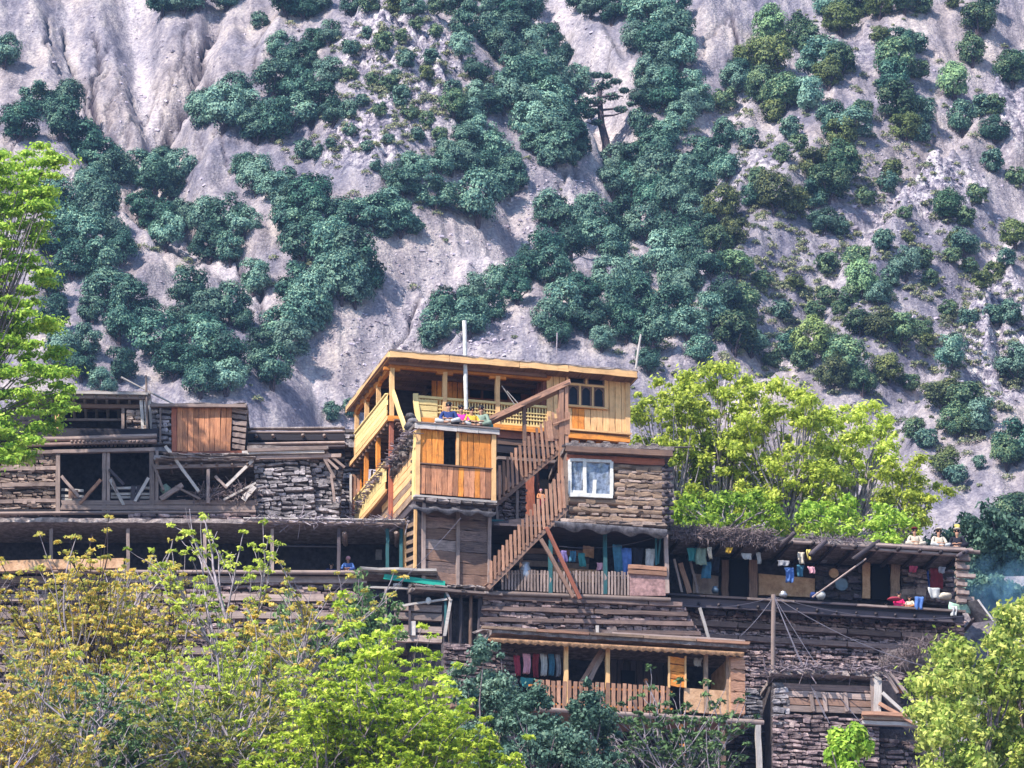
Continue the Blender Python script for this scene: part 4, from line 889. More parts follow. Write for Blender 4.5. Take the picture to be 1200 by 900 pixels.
for px in (521, 529, 540, 552, 561, 566, 574):
    u = M.uz(px, 720, xv)[0]; W('post', LS, random.choice(['wood_dark', 'wood_log_dark', 'wood_brown']), M.p(u, xv + .1, pz0 - .6), M.p(u + random.uniform(-.08, .08), xv + .1, lz0 - .4), random.uniform(.12, .22), .16, M.V, 'log')
box(M, 'wall', LS, 'mortar', xu0 + .2, xu1 + .1, xv + .9, 1, pz0 - 3, lz0 - .4)

# ------------------------------------------------------------------ flights of stairs with picket rails
def stair(label, a, b, ta, tb, v, n, steps, low=None):
    s = house(M, 'picket_stair', label, 'stairs'); s['group'] = 'outside stairs with picket rails'
    Bm(M, 'stringer', s, 'wood_brown', a, b, .17, .12, v); Bm(M, 'stringer', s, 'wood_dark', (a[0], a[1] - 2), (b[0], b[1] - 2), .15, .08, v + .85)
    pickets(M, s, 'wood_stair', (a[0] + 2, a[1] - 4), (b[0], b[1] - 3), ta, tb, n, v - .08, .10, .03)
    Bm(M, 'rail', s, 'wood_brown', (ta[0], ta[1] + 13), (tb[0], tb[1] + 13), .08, .05, v - .02)
    for i in range(steps):
        p = lerp(a, b, (i + .5) / steps); P0 = M.P(p[0], p[1] - 3, v); W('tread', s, 'wood_brown', P0, P0 + M.V * .85, .05, .26, M.U)
    return s
stair('upper flight of picket railed stairs rising to the tall post', (581, 592), (661, 524), (583, 547), (655, 476), -2.6, 15, 11)
stair('lower flight of picket railed stairs climbing in front of the log porch', (571, 690), (664, 596), (573, 660), (661, 546), -4.0, 19, 13)
S = house(M, 'stair_roof', 'slanting board roof on posts over the top of the upper stairs', 'roof')
A1, B1 = M.P(573, 492, -2.7), M.P(667, 448, -2.7)
W('roof_board', S, 'wood_stair', A1 - M.V * .1, B1 - M.V * .1, .2, .05, M.V); W('roof_board', S, 'wood_brown', A1 + M.V * .45 + Vector((0, 0, -.05)), B1 + M.V * .45 + Vector((0, 0, -.05)), .06, 1.1, M.V)
for px, y0, y1, w in ((614, 473, 520, .13), (657, 456, 602, .2), (663, 454, 530, .14)): Bm(M, 'post', S, 'wood_stair' if px > 650 else 'wood_brown', (px, y0), (px + 1, y1), w, w, -2.65 if px > 650 else -2.5)
Bm(M, 'post', S, 'wood_brown', (666, 545), (669, 602), .15, .15, -2.6)
planks(M, 'rail_plank', S, 'wood_stair', (640, 492), (668, 482), (668, 508), (642, 518), 4, -2.72, jag=3)
Bm(M, 'strut', S, 'wood_stair', (648, 497), (668, 490), .05, .05, -2.8)
cr = house(M, 'stair_landing', 'dark plank landing and stone infill under the upper stairs', 'landing')
stones(M, cr, (583, 592), (616, 566), (616, 612), (583, 612), .14, -2.2, 'stone_brown')
prism(M, 'floor', cr, 'wood_dark', [(575, 612), (668, 600), (668, 606), (575, 618)], -3.2, 0)
Bm(M, 'post', cr, 'wood_weathered', (606, 575), (606, 610), .1, .1, -2.5); Bm(M, 'post', cr, 'wood_weathered', (582, 590), (583, 618), .1, .1, -2.8)
planks(M, 'awning_board', cr, 'wood_teal', (574, 608), (612, 611), (612, 617), (574, 614), 2, -2.9, along='h')
# white pole and the little roof poles
tag(Bm(M, 'flag_pole', None, 'white_paint', (544, 376), (546, 480), .17, .17, -.55, kind='log'), 'thick white pole standing before the balcony beside the seated people', 'pole')
tag(Bm(M, 'thin_pole', None, 'bark_pale', (653, 390), (652, 418), .06, .06, 3, kind='log'), 'thin grey stick rising behind the middle of the timber roof', 'pole')
tag(Bm(M, 'thin_pole', None, 'wood_pale', (751, 392), (745, 432), .09, .09, -.6, kind='log'), 'pale leaning stick at the right corner of the timber roof', 'pole')
for k_, (a_, b_) in enumerate((((588, 452), (603, 474)), ((594, 458), (607, 473)))): tag(Bm(M, 'thin_pole', None, 'wood_pale', a_, b_, .04, .04, -.4, kind='log'), ('longer' if k_ == 0 else 'shorter') + ' pale stick leaning on the balcony lattice', 'stick')

# ------------------------------------------------------------------ log house on the right with its white window, and the porch below
L = Frame(665, 600, -3.0, 8)
G = house(L, 'log_house', 'brown log house with a white framed window to the right of the stairs')
gu0, gz1 = L.uz(664, 527); gu1, _ = L.uz(779, 533); gz0 = L.uz(700, 614)[1]; gzr = L.uz(664, 526)[1]
rf = rough_slab(L, 'roof', G, 'mud_roof', gu0 - .1, gu1 + .3, -.45, 4.5, gzr - .02, gzr + .12, .03, .3)
W('edge_beam', rf, 'wood_brown', L.p(gu0 - .1, -.4, gzr - .14), L.p(gu1 + .25, -.4, gzr - .14), .22, .16, L.V)
W('edge_beam', rf, 'wood_dark', L.p(gu0 - .2, -.3, gzr + .02), L.p(gu1 + .35, -.3, gzr + .02), .1, .14, L.V)
for i in range(6): a = gu0 + .1 + i * .62; W('roof_stone', rf, 'mud_roof', L.p(a, -.3, gzr + .17), L.p(a + .3, -.3, gzr + .17), .13, .3, L.V, 'stone')
W('wall_board', G, 'wood_red', L.p(gu0, -.02, gzr - .38), L.p(gu1, -.02, gzr - .38), .25, .1, L.V)
wl_, wr_ = L.uz(667, 560)[0], L.uz(716, 560)[0]; wt_, wb_ = L.uz(690, 541)[1], L.uz(690, 582)[1]
nl = 7; zl1 = gzr - .52
for i in range(nl):
    zc = zl1 - (zl1 - gz0) * (i + .5) / nl; hh = (zl1 - gz0) / nl
    a = wr_ + .1 if wb_ - .1 < zc < wt_ + .1 else gu0 + .08
    W('wall_log', G, 'wood_log', L.p(a, .02, zc), L.p(gu1, .02, zc), hh * .82, .3, L.V, 'log')
    for j in range(9): q_ = a + (gu1 - a) * (j + random.random()) / 9; W('packed_mud', G, 'mud', L.p(q_, -.08, zc - hh * .5), L.p(q_ + random.uniform(.25, .5), -.08, zc - hh * .5 + random.uniform(-.03, .03)), hh * random.uniform(.2, .5), .12, L.V, 'stone')
    for j in range(5): q_ = a + (gu1 - a - .4) * random.random(); W('packed_mud', G, 'wood_log', L.p(q_, -.12, zc + random.uniform(-.08, .08)), L.p(q_ + random.uniform(.3, .7), -.12, zc + random.uniform(-.05, .05)), hh * random.uniform(.3, .7), .1, L.V, 'stone')
    W('log_end', G, 'wood_dark', L.p(gu1 + .02, -.25, zc + hh * .3), L.p(gu1 + .02, .35, zc + hh * .3), hh * .55, .2, L.U, 'log')
    W('log_end', G, 'wood_dark', L.p(gu1 - .15, -.12, zc), L.p(gu1 + .3, -.12, zc), hh * .6, .2, L.V, 'log')
box(L, 'wall', G, 'mud', gu0, gu1 - .05, .05, 4.3, gz0, gzr - .1)
wn_ = W('window', G, 'white_paint', L.p(wl_, -.12, wt_), L.p(wr_, -.12, wt_), .11, .12, L.V)
W('sill', wn_, 'white_paint', L.p(wl_ - .03, -.14, wb_), L.p(wr_ + .03, -.14, wb_), .16, .14, L.V)
for t, w in ((0, .12), (.36, .13), (1, .12)): W('frame', wn_, 'white_paint', L.p(wl_ + (wr_ - wl_) * t, -.125, wb_), L.p(wl_ + (wr_ - wl_) * t, -.125, wt_), w, .1, L.V)
W('frame', wn_, 'white_paint', L.p(wl_ + .95, -.10, wb_), L.p(wl_ + .97, -.10, wb_ + .65), .14, .03, L.V)
W('frame', wn_, 'white_paint', L.p(wl_ + .05, -.10, wb_ + .12), L.p(wl_ + .55, -.10, wb_ + .12), .16, .03, L.V)
for a_, b_, k_ in ((wl_ + .05, wl_ + (wr_ - wl_) * .36, 1), (wl_ + (wr_ - wl_) * .36, wr_, 2)):
    V = []; Fc = []; nx = 9
    for j in range(7):
        for i in range(nx): V.append(L.p(a_ + (b_ - a_) * i / (nx - 1), -.07 + .025 * math.sin(i * 1.6 + j * 1.1 + k_) + random.uniform(-.008, .008), wb_ + (wt_ - wb_) * j / 6))
    for j in range(6):
        for i in range(nx - 1): a = j * nx + i; Fc.append((a, a + 1, a + nx + 1, a + nx))
    mesh('pane', V, Fc, 'glass_plastic', wn_)
for i in range(9): W('packed_mud', G, 'mud', L.p(gu0 - .3 + i * .45, -.2, gz0 - .02), L.p(gu0 + .2 + i * .45, -.2, gz0 - .03), .2, .4, L.V, 'stone')
tag(Bm(L, 'roof_bar', None, 'wood_dark', (776, 524), (810, 524), .06, .06, .5, kind='log'), 'dark bar sticking out right from the log house roof', 'bar')

PO = house(L, 'lower_porch', 'shaded porch with grey pickets and washing beneath the log house')
pu0, pu1 = L.uz(585, 660, -.3)[0], L.uz(782, 660, -.3)[0]; pz0 = L.uz(690, 697, -.3)[1]; pz1 = L.uz(690, 622, -.3)[1]
box(L, 'floor', PO, 'wood_brown', pu0 - .3, pu1, -.3, 2.6, pz0 - .15, pz0)
W('floor_beam', PO, 'wood_weathered', L.p(pu0 - .3, -.36, pz0 - .1), L.p(pu1 + .1, -.36, pz0 - .1), .18, .16, L.V, 'log')
scallop(L, PO, 'sheet_metal', (650, 614), (782, 624), -.9, 4, .12, 1.2, .17, .12, .35)
box(L, 'ceiling', PO, 'wood_dark', pu0 - .2, pu1, -.2, 2.6, pz1 + .1, pz1 + .2)
box(L, 'wall', PO, 'shade_wall', pu0 - .3, pu1, 2.2, 2.4, pz0, pz1 + .1); box(L, 'wall', PO, 'shade_wall', pu1 - .08, pu1 + .04, .1, 2.3, pz0, pz1 + .1)
planks(L, 'wall_board', PO, 'wood_brown', (592, 640), (690, 645), (690, 668), (592, 662), 3, 1.6, along='h', mats=['wood_brown', 'wood_dark', 'mud'])
Bm(L, 'wall_panel', PO, 'mud_tan', (683, 646), (696, 647), .42, .05, 1.4); Bm(L, 'wall_panel', PO, 'mud_tan', (645, 672), (700, 675), .5, .05, 1.5)
for px, mt, y0 in ((709, 'wood_teal', 623), (780, 'wood_weathered', 627), (645, 'wood_teal', 625)): Bm(L, 'post', PO, mt, (px, y0), (px + (2 if px == 780 else 0), 696), .15, .15, -.28)
for px in (594, 611): Bm(L, 'post', PO, 'wood_brown', (px, 650), (px, 690), .12, .12, -.1)
planks(L, 'shutter', PO, 'wood_teal', (766, 627), (777, 628), (772, 660), (768, 663), 2, -.2)
pickets(L, PO, 'wood_weathered', (587, 691), (738, 698), (587, 668), (738, 670), 40, -.33, .075, .03)
Bm(L, 'rail', PO, 'wood_weathered', (587, 672), (738, 675), .05, .05, -.29)
prism(L, 'parapet', PO, 'pink_plaster', [(738, 668), (779, 668), (780, 698), (738, 698)], -.34, -.22)
for py in (664, 670): Bm(L, 'parapet_board', PO, 'wood_stair', (736, py), (781, py + 3), .16, .14, -.36)
for a_, b_, m_ in (((640, 618), (680, 702), 'wood_red'), ((634, 632), (672, 700), 'wood_brown')): Bm(L, 'brace', PO, m_, a_, b_, .14, .12, -1.1)
for px, py, w, h, mt, lb_ in ((659, 652, 11, 14, 'violet', 'violet cloth on the porch line left of the blue pair'), (671, 652, 7, 13, 'denim', 'small dark teal cloth on the porch line'), (682, 656, 8, 16, 'teal', 'dark green cloth on the porch line near the tan panel'),
                            (724, 655, 12, 34, 'denim', 'long denim blue trousers hanging on the porch'), (734, 660, 12, 36, 'blue', 'long bright blue cloth hanging beside denim trousers'), (747, 655, 14, 26, 'black', 'black cloth hanging behind the pink parapet'),
                            (762, 655, 12, 24, 'white', 'white cloth hanging at the right end of the porch'), (705, 664, 11, 9, 'pink', 'pink cushion hung by the teal porch post'), (660, 580, 1, 1, 'white', '')):
    if lb_: cloth(L, px, py, w, h, 'cloth_' + mt, lb_, -.05, taper=.2 if h > 20 else -.1)
pot('milk_churn', L.P(616, 682, -.15), .22, .75, 'tin', 'pale tin churn standing behind the porch pickets at left', 'churn')

# timber laced wall below the porch
TW = house(L, 'timber_laced_wall', 'wall of grey beams and stones beneath the picket porch', 'wall')
crib(L, TW, (566, 698), (798, 707), (826, 752), (560, 750), 4, -.1, .17, 'stone_brown', 'wood_log_dark')

# ------------------------------------------------------------------ veranda house with orange pickets
O = Frame(600, 828, -8, 13)
OH = house(O, 'veranda_house', 'low house with an orange picket veranda and rusty scalloped tin eave')
ou0_, ou1_ = O.uz(560, 800)[0], O.uz(874, 800)[0]; oz0 = O.uz(700, 833)[1]; oz1 = O.uz(700, 757)[1]
rf = rough_slab(O, 'roof', OH, 'mud_roof', ou0_ + .4, ou1_ + .05, -.5, 3.2, oz1 + .12, oz1 + .3, .05, .35)
scallop(O, rf, 'sheet_cream', (575, 751), (872, 768), -.62, 33, .03, .6, .05, .12, .2)
for i in range(5): a = ou0_ + (ou1_ - ou0_) * i / 5; W('edge_board', rf, random.choice(['wood_log', 'wood_weathered', 'wood_stair']), O.p(a + .02, -.52, oz1 + .3), O.p(a + (ou1_ - ou0_) / 5, -.52, oz1 + .3), .1, .16, O.V)
W('roof_log', rf, 'wood_weathered', O.p(ou0_ + 5, -.3, oz1 + .38), O.p(ou1_ - .1, -.3, oz1 + .4), .2, .2, O.V, 'log')
for i in range(16): a = ou0_ + random.uniform(0, 10); W('roof_stone', rf, 'mud_roof', O.p(a, random.uniform(-.2, 1), oz1 + .38), O.p(a + .3, random.uniform(-.2, .5), oz1 + .38), .14, .26, O.V, 'stone')
box(O, 'floor', OH, 'wood_brown', ou0_ - 1, ou1_ + .2, -.1, 3.2, oz0 - .18, oz0)
W('floor_beam', OH, 'wood_weathered', O.p(ou0_ - .5, -.2, oz0 - .1), O.p(ou1_ + .6, -.2, oz0 - .14), .2, .2, O.V, 'log')
box(O, 'wall', OH, 'shade_wall', ou0_ - 1, ou1_, 2.5, 2.7, oz0, oz1 + .1)
planks(O, 'wall_plank', OH, 'wood_dark', (715, 765), (785, 769), (785, 812), (715, 808), 9, 2.2)
Bm(O, 'wall_niche', OH, 'opening_shade', (728, 796), (744, 797), .7, .05, 2.1, kind='box')  # flat near-black panel gives the niche its dark
for px, y0 in ((663, 757), (712, 760), (827, 766), (853, 768)): Bm(O, 'post', OH, 'wood_fascia' if px < 800 else 'wood_log', (px, y0), (px, 831 if px < 700 else 836), .15, .15, -.12)
planks(O, 'shutter', OH, 'wood_orange', (784, 769), (803, 771), (803, 806), (785, 804), 4, -.2, along='h')
for px in (784, 803): Bm(O, 'shutter_frame', OH, 'wood_fascia', (px, 769), (px, 806), .07, .08, -.22)
prism(O, 'end_wall', OH, 'mud_tan', [(855, 770), (872, 771), (872, 838), (855, 837)], -.25, 2.4)
for i in range(5): Bm(O, 'corner_board', OH, 'wood_stair', (856, 778 + i * 13), (873, 779 + i * 13), .38, .05, -.3)
prism(O, 'dado', OH, 'mud_tan', [(802, 806), (856, 810), (856, 838), (802, 834)], -.16, -.08)
pickets(O, OH, 'wood_stair', (626, 829), (786, 836), (626, 796), (786, 804), 25, -.2, .14, .03, jit=.8)
for i in range(25):
    pass
Bm(O, 'rail', OH, 'wood_orange', (620, 803), (788, 811), .07, .06, -.15); Bm(O, 'rail', OH, 'wood_orange', (620, 824), (788, 831), .07, .06, -.15)
for a_, b_, m_, lb_ in (((681, 800), (705, 762), 'wood_brown', 'brown'), ((688, 802), (708, 764), 'wood_weathered', 'grey')): tag(Bm(O, 'leaning_plank', None, m_, a_, b_, .17, .05, .1), lb_ + ' plank leaning inside the orange picket veranda', 'plank')
for px, py, w, h, mt, lb_ in ((606, 780, 8, 24, 'crimson', 'red patterned cloth at the left end of the orange veranda'), (617, 778, 9, 24, 'pink', 'pink cloth second from left on the veranda line'), (628, 780, 8, 28, 'maroon', 'dark maroon cloth on the veranda line'),
                            (637, 779, 8, 26, 'white', 'white cloth on the veranda line left of the first post'), (646, 779, 7, 26, 'denim', 'blue grey cloth on the veranda line left of the first post'), (654, 780, 6, 26, 'grey', 'grey cloth next to the first veranda post'),
                            (618, 800, 16, 12, 'teal', 'teal cloth spread over the veranda rail'), (818, 776, 10, 10, 'white', 'small white cloth under the eave right of the shutter')):
    cloth(O, px, py, w, h, 'cloth_' + mt, lb_, .15, taper=.15)
UV_ = house(O, 'undercroft', 'dark open undercroft on posts below the orange veranda', 'cellar')
bz0 = oz0 - 4.4
for px, y1, m_ in ((713, 880, 'wood_weathered'), (798, 905, 'wood_orange'), (888, 910, 'wood_pale'), (846, 905, 'wood_brown')): Bm(O, 'post', UV_, m_, (px, 838 if px < 880 else 850), (px + 2, y1), .16 if px < 880 else .2, .16, -.05 if px < 880 else -.2)
Bm(O, 'beam', UV_, 'wood_weathered', (715, 882), (805, 893), .2, .2, -.1, kind='log'); Bm(O, 'beam', UV_, 'wood_brown', (590, 876), (715, 882), .2, .2, .3, kind='log')
stones(O, UV_, (560, 838), (905, 850), (905, 935), (560, 925), .15, 2.2, 'stone_dark')
stones(O, UV_, (520, 752), (606, 762), (606, 930), (520, 920), .15, .6, 'stone_brown')
tag(Bm(O, 'roof_plank', None, 'wood_pale', (820, 712), (832, 753), .1, .08, .6), 'pale stick standing on the veranda roof near its right end', 'stick')
tag(Bm(O, 'roof_plank', None, 'wood_weathered', (701, 748), (722, 736), .16, .06, .4), 'short plank propped on the middle of the veranda roof', 'plank')
tag(Bm(O, 'roof_plank', None, 'wood_pale', (700, 733), (700, 750), .1, .08, .2), 'short upright stub on the middle of the veranda roof', 'stub')

# ------------------------------------------------------------------ long house on the right with brush roof and ledge
Q = Frame(785, 695, -1.5, 12)
RH = house(Q, 'long_stone_house', 'long low house with brushwood roof, two doors and an open ledge in front')
ru0 = Q.uz(784, 700)[0]; ru1 = Q.uz(1128, 700)[0]; rz0 = Q.uz(785, 696)[1]; rz1 = Q.uz(960, 638, 0)[1]
box(Q, 'floor', RH, 'wood_shade', ru0, ru1, .05, 5, rz0 - .2, rz0)
q = ru0 - .1
while q < ru1: l_ = random.uniform(1.2, 2.6); W('edge_board', RH, random.choice(['wood_weathered', 'wood_weathered', 'wood_dark']), Q.p(q, -.04, rz0 - .03), Q.p(min(q + l_, ru1 + .1) - .02, -.04, rz0 - .03), .08, .16, Q.V); q += l_
W('floor_beam', RH, 'wood_dark', Q.p(ru0 - .1, .12, rz0 - .28), Q.p(ru1, .12, rz0 - .28), .34, .14, Q.V)
for i in range(16): u = ru0 + .4 + i * .78; W('joist', RH, 'wood_dark', Q.p(u, -.02, rz0 - .32), Q.p(u + .1, 2.2, rz0 - .42), .16, .14, Q.U, 'log')
bvv = 2.4
box(Q, 'wall', RH, 'shade_wall', ru0, ru1 - .2, bvv + .12, bvv + 2.5, rz0, rz1)
q = Q.uz
def patch(pts, mat, v, name='plaster'): return prism(Q, name, RH, mat, pts, v, v + .1)
patch([(889, 672), (955, 678), (955, 700), (889, 697)], 'mud_tan', bvv - .0); patch([(812, 672), (842, 675), (842, 697), (812, 695)], 'mud', bvv)
stones(Q, RH, (955, 662), (1010, 666), (1010, 703), (955, 700), .24, bvv, 'stone_dark'); stones(Q, RH, (1056, 664), (1118, 668), (1118, 710), (1056, 706), .24, bvv - .2, 'stone_brown', single=True)
stones(Q, RH, (1055, 690), (1085, 692), (1085, 707), (1055, 705), .3, bvv - .4, 'mud', single=True)
for i, (a, b, m_) in enumerate(((845, 854, 'wood_brown'), (877, 888, 'wood_brown'), (1010, 1020, 'mud_tan'), (1043, 1055, 'wood_log'))):
    planks(Q, 'door_board', RH, m_, (a, 656), (b, 657), (b, 702), (a, 701), 1, bvv - .3, .08)
for a, b in ((855, 876), (1021, 1042)): Bm(Q, 'door', RH, 'opening_shade', ((a + b) / 2, 656), ((a + b) / 2, 703), .7, .05, bvv - .22, kind='box')  # near-black panels stand for the shade inside both doorways
for i, (a, b) in enumerate((((790, 655), (799, 694)), ((797, 660), (808, 695)), ((809, 658), (818, 695)))): tag(Bm(Q, 'leaning_plank', None, ['wood_weathered', 'wood_stair', 'wood_weathered'][i], a, b, [.09, .2, .1][i], .06, .8), ['thin grey plank leaning at the left end of the long house', 'wide pinkish plank leaning at the left end of the long house', 'grey plank leaning right of the wide pinkish one'][i], 'plank')
rf = rough_slab(Q, 'roof', RH, 'mud_roof', ru0 - .1, ru1 + .1, -.15, 5.2, rz1, rz1 + .18, .04, .4)
for px0, px1, py, v, m_ in ((785, 900, 634, -.1, 'wood_dark'), (925, 1030, 638, -.1, 'wood_weathered'), (1025, 1140, 642, -.15, 'wood_weathered'), (1090, 1148, 646, .1, 'wood_weathered'), (985, 1120, 646, -.05, 'wood_weathered')):
    z = Q.uz((px0 + px1) / 2, py, v)[1]; W('roof_log', rf, m_, Q.p(Q.uz(px0, py, v)[0], v, z), Q.p(Q.uz(px1, py, v)[0], v, z), .15, .15, Q.V, 'log')
for i in range(14): u = ru0 + .5 + i * .86; W('roof_joist', rf, 'wood_dark', Q.p(u, -.35 + random.uniform(-.1, .15), rz1 - .08), Q.p(u, 3, rz1 - .08), .15, .15, Q.U, 'log')
for a, b, v0_, v1_ in (((914, 640), (931, 625), -.1, -.9), ((950, 650), (968, 634), -.6, -.1), ((1000, 655), (1030, 634), -.7, 0), ((1122, 652), (1138, 643), -.4, 0)): Bm(Q, 'roof_prop', rf, 'wood_dark', a, b, .19, .19, v0_, v1_, 'log')
Bm(Q, 'roof_prop', rf, 'wood_weathered', (952, 700), (1015, 655), .07, .07, -.3, -.5, 'log')
sticks('brush_thatch', Q, [Q.p(ru0 - .1, .3, rz1 + .2), Q.p(Q.uz(905, 630)[0], .3, rz1 + .25)], 1500, .45, .014, 'twig', rf, (.15, .7, .13), False, up=.1)
sticks('brush_thatch', Q, [Q.p(Q.uz(945, 630)[0], .4, rz1 + .2), Q.p(Q.uz(1020, 630)[0], .4, rz1 + .2)], 500, .5, .014, 'bark', rf, (.12, .6, .14), False, up=.1)
sticks('brush_fringe', Q, [Q.p(ru0 + .2, -.2, rz1 - .02), Q.p(Q.uz(905, 630)[0], -.2, rz1 - .06)], 600, .5, .014, 'twig', rf, (.12, .15, .16), False, up=-.3)
for i in range(12): zz = rz1 - .1 - i * .17; W('log_end', RH, 'wood_weathered', Q.p(ru1 - .25, -.1 if i % 2 else .1, zz), Q.p(ru1 + random.uniform(.1, .5), -.1 if i % 2 else .1, zz), .14, .2, Q.V)
for px, py, w, h, mt, v, lb_ in ((811, 650, 12, 16, 'teal', .3, 'patterned teal cloth hanging near the left end of the long house'), (822, 652, 12, 20, 'sage', .2, 'sage green cloth hanging near the left end of the long house'), (832, 648, 6, 14, 'beige', 0, 'beige rag tied to the eave of the long house'),
        (828, 668, 10, 20, 'denim', .5, 'dark blue cloth hanging below the sage one'), (854, 645, 8, 7, 'mustard', -.1, 'small mustard rag under the brushwood eave'), (875, 652, 13, 8, 'white', .2, 'white shirt hanging beside the first door of the long house'), (889, 654, 6, 14, 'white', .3, 'narrow white cloth right of the first door'),
        (839, 662, 10, 18, 'black', .6, 'black coat hanging left of the first door'), (918, 660, 14, 7, 'grey', -.1, 'grey cap shaped cloth hung on the eave prop'), (925, 674, 11, 18, 'blue', .1, 'deep blue cloth hanging before the tan plaster'), (939, 654, 9, 14, 'beige', 0, 'beige cloth hanging beside the yellow rag'),
        (948, 650, 6, 12, 'yellow', -.2, 'yellow rag hung from the eave'), (938, 669, 9, 14, 'denim', .2, 'dark teal cloth below the beige one'), (951, 668, 9, 8, 'pink', .1, 'pink cloth hanging beside the dark teal one'), (1070, 667, 10, 8, 'crimson', .3, 'red and white cloth hung right of the second door'),
        (1097, 678, 14, 24, 'maroon', 1.0, 'dark red dress hanging near the right end of the long house'), (1104, 668, 9, 8, 'grey', .4, 'grey cloth hung above the dark red dress'), (1077, 707, 11, 16, 'blue', -.12, 'blue and white striped cloth hanging over the ledge'), (1095, 695, 15, 13, 'white', .2, 'white cloth lying over the right end of the ledge'),
        (1088, 680, 3, 22, 'navy', .5, 'narrow navy scarf hanging left of the dark red dress')):
    cloth(Q, px, py, w, h, 'cloth_' + mt, lb_, v, taper=.2 if h < 20 else -.15)
disc(Q, 977, 672, .2, 'mud_tan', bvv - .35, 'small round tan basket hung on the dark wall of the long house', 'basket', 'round_basket'); disc(Q, 986, 685, .27, 'tin_blue', bvv - .4, 'large round blue grey tray leaning on the dark wall')
disc(Q, 965, 655, .17, 'tin', bvv - .35, 'small grey tin plate hung high on the dark wall', 'plate', 'tin_plate')
blob('white_sack', Q.P(962, 698, .3), .2, .2, .17, 'cloth_white', 'round white sack on the ledge left of the trays', 'sack'); blob('dark_sack', Q.P(953, 698, .5), .15, .2, .15, 'cloth_navy', 'small dark bundle beside the white sack', 'sack', seed=4)
blob('cloth_bundle', Q.P(1107, 699, .3), .3, .25, .15, 'cloth_beige', 'brown and beige bundle at the right end of the ledge', 'bundle', seed=5); blob('cloth_bundle', Q.P(1048, 702, .1), .28, .2, .08, 'cloth_crimson', 'flat red bundle at the feet of the pink clad person', 'bundle', seed=6)
pot('kettle', Q.P(918, 700, .2), .16, .22, 'tin', 'dull tin kettle on the ledge near the tall pole'); pot('cooking_pot', Q.P(838, 695, .5), .14, .25, 'tin_blue', 'dark cooking pot on the ledge by the first door')
cloth(Q, 1125, 712, 26, 14, 'cloth_mint', 'pale green sheet hanging off the right end of the ledge', .1, sag=.1); cloth(Q, 1118, 716, 7, 12, 'cloth_white', 'small pale rag beside the green sheet', -.1)
V_ = [Q.P(1128, 706, .2), Q.P(1146, 703, -.6), Q.P(1163, 727, -.6), Q.P(1140, 730, .5)]
V_ = V_ + [p + Vector((0, 0, .02)) for p in V_]
tag(mesh('canvas_sheet', V_, [(0, 1, 2, 3), (7, 6, 5, 4), (0, 4, 5, 1), (1, 5, 6, 2), (2, 6, 7, 3), (3, 7, 4, 0)], 'sheet_metal'), 'dark sloping canvas sheet off the right end of the long house', 'sheet')
tag(Bm(Q, 'pale_edge_pole', None, 'wood_pale', (1146, 703), (1164, 728), .07, .05, -.6), 'pale slanting pole along the edge of the dark canvas sheet', 'pole')

# retaining wall under the long house
RW = house(Q, 'retaining_wall', 'tall dark stone retaining wall with timber bands under the long house', 'wall')
stones(Q, RW, (786, 712), (1130, 728), (1130, 760), (786, 742), .12, 1.0, 'stone_brown'); stones(Q, RW, (786, 746), (1130, 765), (1110, 830), (786, 800), .13, .9, 'stone_brown')
stones(Q, RW, (800, 800), (1110, 830), (1105, 905), (800, 880), .14, .8, 'stone')
for y0, y1 in ((730, 748), (745, 763)):
    for i in range(5): a = lerp((800, y0), (1120, y1), i / 5); b = lerp((800, y0), (1120, y1), (i + 1) / 5 - .004); Bm(Q, 'beam', RW, 'wood_log_dark', a, b, .2, .3, .8)
for i in range(26): a = 800 + random.uniform(0, 300); P0 = Q.P(a, 716 + (a - 800) * .055, .6); W('rubble', RW, 'stone_dark', P0, P0 + Q.U * .3, .2, .3, Q.V, 'stone')

# ------------------------------------------------------------------ tall pole and wires
tp = tag(Bm(Q, 'utility_pole', None, 'wood_weathered', (907, 697), (904, 830), .2, .2, -.5, kind='log'), 'grey pole standing before the long house with wires fanning from its top', 'pole')
top = Q.P(907, 699, -.5)
for i, (px, py, y, s) in enumerate(((868, 745, -2, .1), (1020, 860, -8, .3), (968, 842, -8, .15), (972, 848, -8, .1), (1180, 800, -14, .6), (786, 706, -2, .3), (1130, 722, -2, .4))):
    cable('wire', top, at_y(px, py, y), s, .018, 'wire', ['thin wire from the pole top down left to the wall', 'wire from the pole top slanting far right across the stone house', 'steep wire from the pole top to the tumbledown roof', 'steeper twin wire from the pole top to the tumbledown roof', 'long wire from the pole top to the bush at right', 'slack wire from the pole top left along the ledge', 'slack wire from the pole top right along the ledge'][i], 'wire', 'wires from the tall pole')
cable('wire', at_y(540, 607, -5), at_y(460, 690, -6), .1, .015, 'wire', 'wire slanting from the tin awning down to the lean-to', 'wire'); cable('wire', at_y(300, 735, -12), at_y(472, 680, -6), .5, .02, 'wire', 'wire sagging from the lean-to into the trees', 'wire')
cable('wire', at_y(776, 627, -2.5), at_y(655, 640, -3.6), .25, .012, 'wire', 'washing line strung across the shaded porch', 'line')

